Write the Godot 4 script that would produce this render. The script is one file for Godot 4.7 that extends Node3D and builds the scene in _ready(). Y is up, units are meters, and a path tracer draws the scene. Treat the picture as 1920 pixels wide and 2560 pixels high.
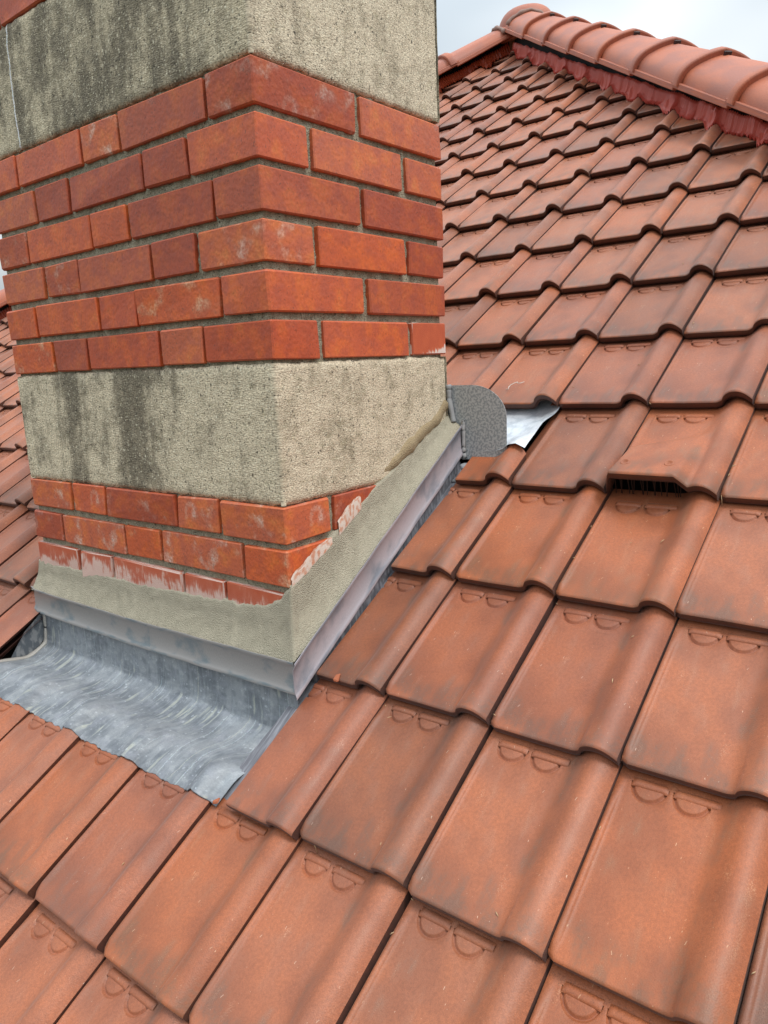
extends Node3D
# Brick chimney with lead flashing on a hipped clay tile roof, overcast day.
# x runs along the tile courses, y is up, the roof climbs towards -z. The near chimney corner stands at x = 0, z = 0.

const PITCH := 0.58091396
const TILE_W := 0.20387
const GAUGE := 0.26535
const THICK := 0.019
const DROP := 0.023
const ROOF0 := Vector3(0.39177893, -1.10618751, 0.20270442)   # tail corner of the tile in course 0, column 0
const HIP_R := 2.25     # x - z along the right hip
const HIP_L := -5.31    # x + z along the left hip
const COURSE := 0.08
const CH_W := 0.896
const CH_D := 0.524

var rng := RandomNumberGenerator.new()
var used := {}
var up := Vector3(0, 0, 0)


# ---------------------------------------------------------------- naming and mesh helpers
func numbered(parent: Node, called: String) -> String:
	var key := str(parent.get_instance_id()) + called
	used[key] = used.get(key, -1) + 1
	return called if used[key] == 0 else "%s_%03d" % [called, used[key]]


func thing(called: String, label: String, category: String, group := "") -> Node3D:
	var o := Node3D.new()
	o.name = numbered(self, called)
	o.set_meta("label", label)
	o.set_meta("category", category)
	if group != "":
		o.set_meta("group", group)
	add_child(o, true)
	return o


func put(called: String, mesh: Mesh, material: Material, parent: Node, at := Transform3D.IDENTITY) -> MeshInstance3D:
	var o := MeshInstance3D.new()
	o.name = numbered(parent, called)
	o.mesh = mesh
	o.material_override = material
	o.transform = at
	parent.add_child(o, true)
	return o


func start() -> SurfaceTool:
	var st := SurfaceTool.new()
	st.begin(Mesh.PRIMITIVE_TRIANGLES)
	return st


func done(st: SurfaceTool) -> ArrayMesh:
	st.generate_normals()
	return st.commit()


func tri(st: SurfaceTool, a: Vector3, b: Vector3, c: Vector3, ua := Vector2.ZERO, ub := Vector2.ZERO, uc := Vector2.ZERO) -> void:
	# a, b, c anticlockwise as seen from outside
	st.set_uv(ua); st.add_vertex(a)
	st.set_uv(uc); st.add_vertex(c)
	st.set_uv(ub); st.add_vertex(b)


func quad(st: SurfaceTool, a: Vector3, b: Vector3, c: Vector3, d: Vector3, ua := Vector2(0, 0), ub := Vector2(1, 0), uc := Vector2(1, 1), ud := Vector2(0, 1)) -> void:
	tri(st, a, b, c, ua, ub, uc)
	tri(st, a, c, d, ua, uc, ud)


# rows of points; with rows going up and points going right the face looks towards the viewer
func grid(st: SurfaceTool, pts: Array, uvs: Array, hole := []) -> void:
	for j in pts.size() - 1:
		var p0: PackedVector3Array = pts[j]
		var p1: PackedVector3Array = pts[j + 1]
		var u0: PackedVector2Array = uvs[j]
		var u1: PackedVector2Array = uvs[j + 1]
		for i in p0.size() - 1:
			if hole.size() == 3 and j == hole[0] and i >= hole[1] and i < hole[2]:
				continue
			quad(st, p0[i], p0[i + 1], p1[i + 1], p1[i], u0[i], u0[i + 1], u1[i + 1], u1[i])


func box_into(st: SurfaceTool, lo: Vector3, hi: Vector3, bev: float, wob := 0.0, corners_seed := 0) -> void:
	# a box with chamfered edges and slightly uneven corners
	var r := RandomNumberGenerator.new()
	r.seed = corners_seed
	var j := []
	var worn := []
	for k in 8:
		j.append(Vector3(r.randf_range(-wob, wob), r.randf_range(-wob, wob), r.randf_range(-wob, wob)))
		worn.append(1.0 + (r.randf() * r.randf() * 1.8 if wob > 0.0 else 0.0))
	var v := func(sx: int, sy: int, sz: int, ax: int) -> Vector3:
		# the corner vertex that belongs to the face along axis ax
		var c := Vector3(hi.x if sx > 0 else lo.x, hi.y if sy > 0 else lo.y, hi.z if sz > 0 else lo.z)
		var corner := (1 if sx > 0 else 0) + (2 if sy > 0 else 0) + (4 if sz > 0 else 0)
		var inn: Vector3 = Vector3(-sx, -sy, -sz) * bev * worn[corner]
		inn[ax] = 0.0
		return c + inn + j[corner]
	st.set_smooth_group(-1)
	for ax in 3:
		for s in [-1, 1]:
			var q := []
			for k in [[-1, -1], [1, -1], [1, 1], [-1, 1]]:
				var sg := [0, 0, 0]
				sg[ax] = s
				sg[(ax + 1) % 3] = k[0]
				sg[(ax + 2) % 3] = k[1]
				q.append(v.call(sg[0], sg[1], sg[2], ax))
			var dims := Vector2(hi[(ax + 1) % 3] - lo[(ax + 1) % 3], 0)
			var uq := [Vector2(0, 1), Vector2(1, 1), Vector2(1, 0), Vector2(0, 0)]
			if ax == 0:   # axes y, z: let u run along z
				uq = [Vector2(1, 1), Vector2(1, 0), Vector2(0, 0), Vector2(0, 1)]
			if s > 0:
				quad(st, q[0], q[1], q[2], q[3], uq[0], uq[1], uq[2], uq[3])
			else:
				quad(st, q[1], q[0], q[3], q[2], uq[1], uq[0], uq[3], uq[2])
	for ax in 3:   # edges along axis ax
		var b1 := (ax + 1) % 3
		var b2 := (ax + 2) % 3
		for s1 in [-1, 1]:
			for s2 in [-1, 1]:
				var lo_s := [0, 0, 0]
				lo_s[ax] = -1; lo_s[b1] = s1; lo_s[b2] = s2
				var hi_s := lo_s.duplicate()
				hi_s[ax] = 1
				var a: Vector3 = v.call(lo_s[0], lo_s[1], lo_s[2], b1)
				var b: Vector3 = v.call(hi_s[0], hi_s[1], hi_s[2], b1)
				var c: Vector3 = v.call(hi_s[0], hi_s[1], hi_s[2], b2)
				var d: Vector3 = v.call(lo_s[0], lo_s[1], lo_s[2], b2)
				if s1 * s2 > 0:
					quad(st, a, d, c, b)
				else:
					quad(st, a, b, c, d)
	for sx in [-1, 1]:
		for sy in [-1, 1]:
			for sz in [-1, 1]:
				var a: Vector3 = v.call(sx, sy, sz, 0)
				var b: Vector3 = v.call(sx, sy, sz, 1)
				var c: Vector3 = v.call(sx, sy, sz, 2)
				if sx * sy * sz > 0:
					tri(st, a, b, c)
				else:
					tri(st, a, c, b)


# a tube through points, radius per point
func tube_into(st: SurfaceTool, path: Array, radii: Array, sides := 8, flat := 1.0) -> void:
	st.set_smooth_group(1)
	var rings := []
	var uvs := []
	for i in path.size():
		var d: Vector3 = (path[mini(i + 1, path.size() - 1)] - path[maxi(i - 1, 0)]).normalized()
		var side := d.cross(Vector3.UP)
		if side.length() < 0.05:
			side = Vector3.RIGHT
		side = side.normalized()
		var n := side.cross(d).normalized()
		var ring := PackedVector3Array()
		var uv := PackedVector2Array()
		for k in sides + 1:
			var a := TAU * (k % sides) / sides
			ring.append(path[i] + (side * cos(a) + n * sin(a) * flat) * radii[i])
			uv.append(Vector2(float(k) / sides, float(i) / maxi(1, path.size() - 1)))
		rings.append(ring)
		uvs.append(uv)
	for j in rings.size() - 1:
		for i in sides:
			quad(st, rings[j][i], rings[j][i + 1], rings[j + 1][i + 1], rings[j + 1][i], uvs[j][i], uvs[j][i + 1], uvs[j + 1][i + 1], uvs[j + 1][i])
	for i in sides:
		tri(st, path[0], rings[0][i + 1], rings[0][i])
		tri(st, path[-1], rings[-1][i], rings[-1][i + 1])


# keep the part of a mesh where n . p <= d (mesh coordinates)
func clipped(mesh: ArrayMesh, n: Vector3, d: float) -> ArrayMesh:
	var a := mesh.surface_get_arrays(0)
	var vs: PackedVector3Array = a[Mesh.ARRAY_VERTEX]
	var ns: PackedVector3Array = a[Mesh.ARRAY_NORMAL]
	var us: PackedVector2Array = a[Mesh.ARRAY_TEX_UV]
	var ids := PackedInt32Array()
	if a[Mesh.ARRAY_INDEX] != null:
		ids = a[Mesh.ARRAY_INDEX]
	if ids.is_empty():
		for i in vs.size():
			ids.append(i)
	var ov := PackedVector3Array()
	var on := PackedVector3Array()
	var ou := PackedVector2Array()
	for t in range(0, ids.size(), 3):
		var pv := []
		for k in 3:
			var i := ids[t + k]
			var j := ids[t + (k + 1) % 3]
			var di := n.dot(vs[i]) - d
			var dj := n.dot(vs[j]) - d
			if di <= 0:
				pv.append([vs[i], ns[i], us[i]])
			if (di < 0 and dj > 0) or (di > 0 and dj < 0):
				var w := di / (di - dj)
				pv.append([vs[i].lerp(vs[j], w), ns[i].lerp(ns[j], w), us[i].lerp(us[j], w)])
		for k in range(1, pv.size() - 1):
			for m in [0, k, k + 1]:
				ov.append(pv[m][0]); on.append(pv[m][1]); ou.append(pv[m][2])
	var out := ArrayMesh.new()
	if ov.size() == 0:
		return out
	var arr := []
	arr.resize(Mesh.ARRAY_MAX)
	arr[Mesh.ARRAY_VERTEX] = ov
	arr[Mesh.ARRAY_NORMAL] = on
	arr[Mesh.ARRAY_TEX_UV] = ou
	out.add_surface_from_arrays(Mesh.PRIMITIVE_TRIANGLES, arr)
	return out


# ---------------------------------------------------------------- textures
func noise(w: int, h: int, freq: float, seed_: int, octaves := 4, stretch := Vector2(1, 1), kind := FastNoiseLite.TYPE_SIMPLEX_SMOOTH) -> PackedByteArray:
	var n := FastNoiseLite.new()
	n.noise_type = kind
	n.frequency = freq
	n.seed = seed_
	n.fractal_octaves = octaves
	var sw := maxi(8, int(w / stretch.x))
	var sh := maxi(8, int(h / stretch.y))
	var im := n.get_image(sw, sh, false, false, true)
	im.convert(Image.FORMAT_L8)
	if sw != w or sh != h:
		im.resize(w, h, Image.INTERPOLATE_CUBIC)
	return im.get_data()


func seamless(w: int, freq: float, seed_: int, octaves := 4, kind := FastNoiseLite.TYPE_SIMPLEX_SMOOTH) -> PackedByteArray:
	var n := FastNoiseLite.new()
	n.noise_type = kind
	n.frequency = freq
	n.seed = seed_
	n.fractal_octaves = octaves
	var im := n.get_seamless_image(w, w, false, false, 0.15, true)
	im.convert(Image.FORMAT_L8)
	return im.get_data()


# scattered grains: a byte field of 128 with small lighter and darker blobs
func grains(w: int, h: int, count: int, light: float, seed_: int, big := 0.02) -> PackedByteArray:
	var r := RandomNumberGenerator.new()
	r.seed = seed_
	var b := PackedByteArray()
	b.resize(w * h)
	b.fill(128)
	for k in count:
		var x := r.randi() % w
		var y := r.randi() % h
		var val := r.randi_range(165, 255) if r.randf() < light else r.randi_range(10, 90)
		var rx := 1
		var ry := 1
		if r.randf() < big:
			rx = r.randi_range(1, 3)
			ry = r.randi_range(2, 4)
		elif r.randf() < 0.5:
			rx = 0 if r.randf() < 0.5 else 1
			ry = 1 - rx
		for j in range(-ry, ry + 1):
			for i in range(-rx, rx + 1):
				if rx + ry > 2 and (i * i) / float(rx * rx) + (j * j) / float(ry * ry) > 1.05:
					continue
				b[posmod(y + j, h) * w + posmod(x + i, w)] = val
	return b


func picture(w: int, h: int, rgb: PackedByteArray) -> ImageTexture:
	return ImageTexture.create_from_image(Image.create_from_data(w, h, false, Image.FORMAT_RGB8, rgb))


func gray(w: int, h: int, l: PackedByteArray) -> ImageTexture:
	return ImageTexture.create_from_image(Image.create_from_data(w, h, false, Image.FORMAT_L8, l))


func b8(v: float) -> int:
	return clampi(int(v), 0, 255)


func sstep(a: float, b: float, x: float) -> float:
	var t := clampf((x - a) / (b - a), 0, 1)
	return t * t * (3 - 2 * t)


func surface(color: Color, rough: float, tex: Texture2D = null, bump: Texture2D = null, bump_cm := 0.1, tri_scale := 0.0) -> StandardMaterial3D:
	var m := StandardMaterial3D.new()
	m.albedo_color = color
	m.roughness = rough
	m.albedo_texture = tex
	if bump:
		m.heightmap_enabled = true
		m.heightmap_texture = bump
		m.heightmap_scale = bump_cm
	if tri_scale > 0:
		m.uv1_triplanar = true
		m.uv1_world_triplanar = true
		m.uv1_scale = Vector3.ONE * tri_scale
	return m


# fired clay: even engobe with faint kiln marks, a grey soot bloom in ragged patches, dust flecks and scratches; the lowest rows are a darker brown for tail face, sides and underside
func clay_texture(seed_: int) -> ImageTexture:
	var w := 320
	var h := 448
	var big := noise(w, h, 0.0045, seed_, 3)
	var mid := noise(w, h, 0.014, seed_ + 1, 5, Vector2(1, 1.6))
	var streak := noise(w, h, 0.03, seed_ + 2, 5, Vector2(1, 5))
	var fine := noise(w, h, 0.42, seed_ + 3, 2)
	var rough := noise(w, h, 0.10, seed_ + 4, 5)
	var r := RandomNumberGenerator.new()
	r.seed = seed_
	var sooty := r.randf_range(0.55, 1.0)
	var ox := PackedByteArray()
	ox.resize(w * h * 3)
	for y in h:
		var t := 1.0 - y / float(h)          # 0 at the tail
		for x in w:
			var i := y * w + x
			var f := x / float(w)
			var a := big[i] / 255.0
			var m := mid[i] / 255.0
			var s := streak[i] / 255.0
			var n := (fine[i] - 128) / 128.0
			var c := Vector3(170, 100, 66).lerp(Vector3(150, 88, 60), sstep(0.2, 0.8, a))
			c = c.lerp(Vector3(158, 99, 74), 0.5 * sstep(0.3, 0.9, m))
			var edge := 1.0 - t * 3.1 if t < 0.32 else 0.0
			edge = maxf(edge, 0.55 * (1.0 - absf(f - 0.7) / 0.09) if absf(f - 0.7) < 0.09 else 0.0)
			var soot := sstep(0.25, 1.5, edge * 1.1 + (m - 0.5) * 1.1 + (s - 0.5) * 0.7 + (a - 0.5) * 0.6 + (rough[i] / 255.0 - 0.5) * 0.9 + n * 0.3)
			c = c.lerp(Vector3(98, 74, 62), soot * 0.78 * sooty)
			var lime := sstep(0.55, 1.0, s * 0.6 + m * 0.4)
			c = c.lerp(Vector3(200, 150, 122), clampf(lime * (0.22 + 0.5 * n), 0.0, 1.0))
			c *= 1.0 + (rough[i] / 255.0 - 0.5) * 0.14
			c *= 1.0 + n * 0.13
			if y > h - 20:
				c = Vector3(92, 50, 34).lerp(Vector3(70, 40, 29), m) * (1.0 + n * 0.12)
			ox[i * 3] = b8(c.x); ox[i * 3 + 1] = b8(c.y); ox[i * 3 + 2] = b8(c.z)
	for k in 60:   # lime and dust flecks
		var x := r.randi() % w
		var y := r.randi() % (h - 22)
		var len_ := 1 if r.randf() < 0.72 else r.randi_range(2, 7)
		var dx := r.randf_range(-0.8, 0.8)
		var amount := r.randf_range(0.3, 0.9)
		for q in len_:
			var i := (clampi(y + q, 0, h - 24) * w + clampi(int(x + q * dx), 0, w - 1)) * 3
			for ch in 3:
				ox[i + ch] = b8(lerpf(ox[i + ch], [232, 212, 192][ch], amount))
	for k in 420:   # crumbs and dust lying below the overlap
		var x := r.randi() % w
		var y := int(absf(r.randfn(0, 9))) + 46
		var i := (y * w + x) * 3
		var dark := r.randf() < 0.6
		for ch in 3:
			ox[i + ch] = b8(lerpf(ox[i + ch], ([74, 44, 30] if dark else [206, 128, 84])[ch], 0.6))
	for k in 4:    # rubbed and scuffed patches
		var cx := r.randi_range(20, w - 20)
		var cy := r.randi_range(30, h - 60)
		for q in 70:
			var x := clampi(cx + int(r.randfn(0, 5)), 0, w - 1)
			var y := clampi(cy + int(r.randfn(0, 12)), 0, h - 24)
			var i := (y * w + x) * 3
			for ch in 3:
				ox[i + ch] = b8(lerpf(ox[i + ch], [222, 186, 160][ch] if k < 2 else [120, 80, 64][ch], 0.4))
	return picture(w, h, ox)


func brick_texture(seed_: int, white: float) -> ImageTexture:
	var w := 640
	var big := seamless(w, 0.008, seed_, 4)
	var mid := seamless(w, 0.013, seed_ + 1, 4)
	var wisp := seamless(w, 0.011, seed_ + 2, 5, FastNoiseLite.TYPE_PERLIN)
	var fine := seamless(w, 0.3, seed_ + 3, 2)
	var rough := seamless(w, 0.07, seed_ + 5, 5)
	var ox := PackedByteArray()
	ox.resize(w * w * 3)
	for i in w * w:
		var a := big[i] / 255.0
		var m := mid[i] / 255.0
		var s := wisp[i] / 255.0
		var n := (fine[i] - 128) / 128.0
		var c := Vector3(198, 95, 61).lerp(Vector3(212, 104, 56), sstep(0.3, 0.75, a))
		c = c.lerp(Vector3(180, 88, 64), 0.6 * sstep(0.45, 0.8, m))
		c = c.lerp(Vector3(214, 122, 62), 0.5 * sstep(0.58, 0.85, 1.0 - m) * sstep(0.4, 0.7, a))
		var e := sstep(0.72 - white * 0.22, 1.05 - white * 0.25, s * 0.75 + m * 0.25 + n * 0.05)
		var g := rough[i] / 255.0 - 0.5
		c = c.lerp(Vector3(218, 178, 160), clampf(e * (0.3 + white * 0.5) * (1.0 + g * 1.6 + n * 0.5), 0.0, 1.0))
		c *= 1.0 + n * 0.07 + g * 0.16
		c = c.lerp(Vector3(96, 58, 46), 0.45 * sstep(0.26, 0.38, g - (a - 0.5) * 0.3))
		ox[i * 3] = b8(c.x); ox[i * 3 + 1] = b8(c.y); ox[i * 3 + 2] = b8(c.z)
	var r := RandomNumberGenerator.new()
	r.seed = seed_ + 9
	for k in 260:   # pits and burnt flecks
		var x := r.randi() % w
		var y := r.randi() % w
		for q in r.randi_range(1, 6):
			var i := (posmod(y + q, w) * w + posmod(x + int(q * 0.4 * r.randf()), w)) * 3
			for ch in 3:
				ox[i + ch] = int(ox[i + ch] * 0.5)
	return picture(w, w, ox)


# brick face with cement or paint smeared over it from below; u along the brick, v down
func smear_texture(seed_: int, cover: float, corner: bool) -> ImageTexture:
	var w := 288
	var h := 96
	var big := noise(w, h, 0.012, seed_, 3)
	var st := noise(w, h, 0.09, seed_ + 1, 4, Vector2(1, 5))
	var fine := noise(w, h, 0.33, seed_ + 2, 2)
	var ox := PackedByteArray()
	ox.resize(w * h * 3)
	for y in h:
		var v := y / float(h)
		for x in w:
			var i := y * w + x
			var u := x / float(w)
			var a := big[i] / 255.0
			var s := st[i] / 255.0
			var n := (fine[i] - 128) / 128.0
			var c := Vector3(188, 88, 56).lerp(Vector3(200, 98, 60), a)
			var e := 0.0
			if corner:
				e = sstep(0.0, 0.10, (v - 0.93) + (u - 0.5) * 0.5 * sstep(0.5, 0.95, v) + 0.22 * sstep(0.9, 1.0, u) * v + (s - 0.5) * 0.35)
			else:
				e = sstep(-0.12, 0.30, v - 1.0 + cover + (a - 0.5) * 0.7 + (s - 0.5) * 0.45) * (0.75 + 0.25 * n)
				var pink := sstep(-0.6, 0.2, v - 1.0 + cover + (a - 0.5) * 0.5)
				c = c.lerp(Vector3(186, 112, 98), pink * 0.55)
			c = c.lerp(Vector3(230, 220, 212), e * 0.9)
			c *= 1.0 + n * 0.05
			ox[i * 3] = b8(c.x); ox[i * 3 + 1] = b8(c.y); ox[i * 3 + 2] = b8(c.z)
	return picture(w, h, ox)


# weathered sand and cement render with pale grains; dark is a callable(u, v) that says how grown-over a spot is
func render_texture(w: int, h: int, seed_: int, base: Vector3, grown: Vector3, dark: Callable, trickle := false) -> ImageTexture:
	var big := noise(w, h, 0.006, seed_, 4)
	var mid := noise(w, h, 0.03, seed_ + 1, 4)
	var st := noise(w, h, 0.02, seed_ + 2, 4, Vector2(1, 5))
	var fine := noise(w, h, 0.28, seed_ + 3, 3)
	var g := grains(w, h, int(w * h * 0.02), 0.56, seed_ + 4, 0.10)
	var grit := noise(w, h, 0.12, seed_ + 6, 3)
	var r := RandomNumberGenerator.new()
	r.seed = seed_
	var ox := PackedByteArray()
	ox.resize(w * h * 3)
	var tx := 0.082
	for y in h:
		var v := y / float(h)
		for x in w:
			var i := y * w + x
			var u := x / float(w)
			var m := mid[i] / 255.0
			var n := (fine[i] - 128) / 128.0
			var k: float = dark.call(u, v)
			k = sstep(0.0, 1.0, k + (big[i] / 255.0 - 0.5) * 0.8 + (st[i] / 255.0 - 0.5) * 0.6 + (m - 0.5) * 0.5 + n * 0.2)
			var c := base.lerp(grown, k)
			c = c.lerp(Vector3(186, 176, 140), 0.25 * sstep(0.6, 0.9, m))
			c *= 1.0 + n * 0.20 + (grit[i] - 128) / 128.0 * 0.20
			var q := (g[i] - 128) / 128.0
			if q > 0.0:
				c = c.lerp(Vector3(232, 224, 198), q * 0.85)
			elif q < 0.0:
				c *= 1.0 + q * 0.55
			ox[i * 3] = b8(c.x); ox[i * 3 + 1] = b8(c.y); ox[i * 3 + 2] = b8(c.z)
	if trickle:   # a lime trickle that ran down from the joint above
		var px := 0.179 * w
		for y in h:
			px += r.randf_range(-0.7, 0.7)
			for q in range(-3, 4):
				if absi(q) < 3 or r.randf() < 0.4:
					var i := (y * w + clampi(int(px) + q, 0, w - 1)) * 3
					for ch in 3:
						ox[i + ch] = b8(r.randi_range(205, 245))
	return picture(w, h, ox)


func lead_texture() -> ImageTexture:
	var w := 960
	var h := 384
	var big := noise(w, h, 0.007, 71, 4)
	var mid := noise(w, h, 0.02, 72, 5)
	var st := noise(w, h, 0.04, 73, 5, Vector2(1, 10))
	var patch := noise(w, h, 0.028, 79, 5)
	var fine := noise(w, h, 0.25, 74, 3)
	var g := grains(w, h, 900, 0.85, 75, 0.25)
	var ox := PackedByteArray()
	ox.resize(w * h * 3)
	for y in h:
		for x in w:
			var i := y * w + x
			var a := big[i] / 255.0
			var m := mid[i] / 255.0
			var s := st[i] / 255.0
			var n := (fine[i] - 128) / 128.0
			var c := Vector3(146, 150, 154).lerp(Vector3(112, 117, 123), sstep(0.35, 0.7, a * 0.5 + s * 0.5))
			c = c.lerp(Vector3(150, 153, 162), 0.45 * sstep(0.5, 0.9, m))
			c = c.lerp(Vector3(180, 186, 190), 0.5 * sstep(0.5, 0.9, s))
			c = c.lerp(Vector3(190, 193, 194), 0.3 * sstep(0.58, 0.85, patch[i] / 255.0 + n * 0.08))
			c = c.lerp(Vector3(92, 98, 106), 0.3 * sstep(0.58, 0.9, 1.0 - patch[i] / 255.0))
			c = c.lerp(Vector3(186, 186, 166), 0.5 * sstep(0.66, 0.8, s) * sstep(0.5, 0.7, a))
			c *= 1.0 + n * 0.06
			var q := (g[i] - 128) / 128.0
			if q > 0:
				c = c.lerp(Vector3(215, 222, 228), q * 0.5)
			ox[i * 3] = b8(c.x); ox[i * 3 + 1] = b8(c.y); ox[i * 3 + 2] = b8(c.z)
	var r := RandomNumberGenerator.new()
	r.seed = 77
	for k in 34:    # pale runs of lime water
		var x := float(r.randi() % w)
		var y := r.randi_range(0, 190)
		var len_ := r.randi_range(50, 300)
		var lean := r.randf_range(-0.06, 0.06)
		var str_ := r.randf_range(0.25, 0.75)
		var warm := r.randf() < 0.4
		for q in len_:
			x += lean + r.randf_range(-0.35, 0.35)
			if y + q >= h:
				break
			if r.randf() < 0.08:
				continue
			for e in (2 if str_ > 0.55 else 1):
				var i := ((y + q) * w + clampi(int(x) + e, 0, w - 1)) * 3
				for ch in 3:
					ox[i + ch] = b8(lerpf(ox[i + ch], ([206, 204, 186] if warm else [196, 208, 214])[ch], str_ * r.randf_range(0.5, 1.0)))
	return picture(w, h, ox)


func mottled(w: int, h: int, seed_: int, freq: float, a: Vector3, b: Vector3, lo: float, hi: float, stretch := Vector2(1, 1), fine_amount := 0.05, kind := FastNoiseLite.TYPE_SIMPLEX_SMOOTH) -> ImageTexture:
	var m := noise(w, h, freq, seed_, 5, stretch, kind)
	var fine := noise(w, h, 0.3, seed_ + 1, 2)
	var ox := PackedByteArray()
	ox.resize(w * h * 3)
	for i in w * h:
		var c := a.lerp(b, sstep(lo, hi, m[i] / 255.0)) * (1.0 + (fine[i] - 128) / 128.0 * fine_amount)
		ox[i * 3] = b8(c.x); ox[i * 3 + 1] = b8(c.y); ox[i * 3 + 2] = b8(c.z)
	return picture(w, h, ox)


func sky_texture() -> ImageTexture:
	var w := 512
	var h := 256
	var n := FastNoiseLite.new()
	n.seed = 5
	n.frequency = 1.1
	n.fractal_octaves = 4
	var im := Image.create(w, h, false, Image.FORMAT_RGBF)
	for y in h:
		var el := PI / 2 - PI * (y + 0.5) / h
		for x in w:
			var az := TAU * x / w
			var d := Vector3(cos(el) * sin(az), sin(el), cos(el) * cos(az))
			var q := Vector3(d.x, maxf(d.y, 0) * 1.6, d.z)
			var s := n.get_noise_3d(q.x * 1.3, q.y * 2.2, q.z * 1.3)
			var c := Vector3(0.52, 0.59, 0.65).lerp(Vector3(0.84, 0.89, 0.92), sstep(-0.3, 0.35, s))
			c *= 0.46 + 1.8 * maxf(0, sin(el))
			if el < 0:
				c = Vector3(0.30, 0.30, 0.29)
			im.set_pixel(x, y, Color(c.x, c.y, c.z))
	return ImageTexture.create_from_image(im)


# ---------------------------------------------------------------- roof maths
func roof_plane_y(z: float) -> float:
	return ROOF0.y + (ROOF0.z - z) * tan(PITCH)


func roll(f: float, sharp := 1.0) -> float:
	# the roll stands up crisply at the tail and leans into the pan further up
	var x := (f - 0.848) / 0.138
	if f < 0.60:
		return 0.0
	if f < 0.848:
		var crisp := 0.0
		if f > 0.655:
			crisp = 0.0085 * pow((f - 0.655) / 0.08, 2.0) if f < 0.735 else 0.0258 * pow(maxf(0.0, 1.0 - pow(absf(x), 2.15)), 0.62)
		var soft := 0.0258 * pow(sstep(0.60, 0.86, f), 1.35) * 1.006
		return lerpf(soft, crisp, sharp)
	return 0.0258 * (1.0 - 0.66 * pow(x, 2.1))


func tile_top(f: float, t: float) -> float:
	var y := roll(f, 1.0 - sstep(0.0, 0.07, t)) - DROP * t / GAUGE
	if f < 0.056:
		y += 0.0048 * pow(sin(PI * f / 0.056), 0.8) * (1.0 - sstep(GAUGE - 0.03, GAUGE - 0.008, t)) * sstep(0.0, 0.03, t)
	if t < 0.0045:
		y -= 0.0024 * pow(1.0 - t / 0.0045, 2)
	if f < 0.06 and t < 0.022:
		y -= 0.004 * (1.0 - f / 0.06) * (1.0 - t / 0.022)
	return y


# height above the tail plane of the laid tiles at a place on the roof
func laid_height(x: float, z: float) -> float:
	var c := (x - ROOF0.x) / TILE_W
	var r := (ROOF0.z - z) / cos(PITCH) / GAUGE
	return tile_top(c - floorf(c), (r - floorf(r)) * GAUGE)


func on_roof(x: float, z: float, above: float) -> Vector3:
	return Vector3(x, roof_plane_y(z), z) + Vector3(0, cos(PITCH), sin(PITCH)) * above


func tile_frame(c: int, r: int) -> Transform3D:
	var o := ROOF0 + Vector3(c * TILE_W, r * GAUGE * sin(PITCH), -r * GAUGE * cos(PITCH))
	return Transform3D(Basis(Vector3.RIGHT, PITCH), o)


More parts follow.
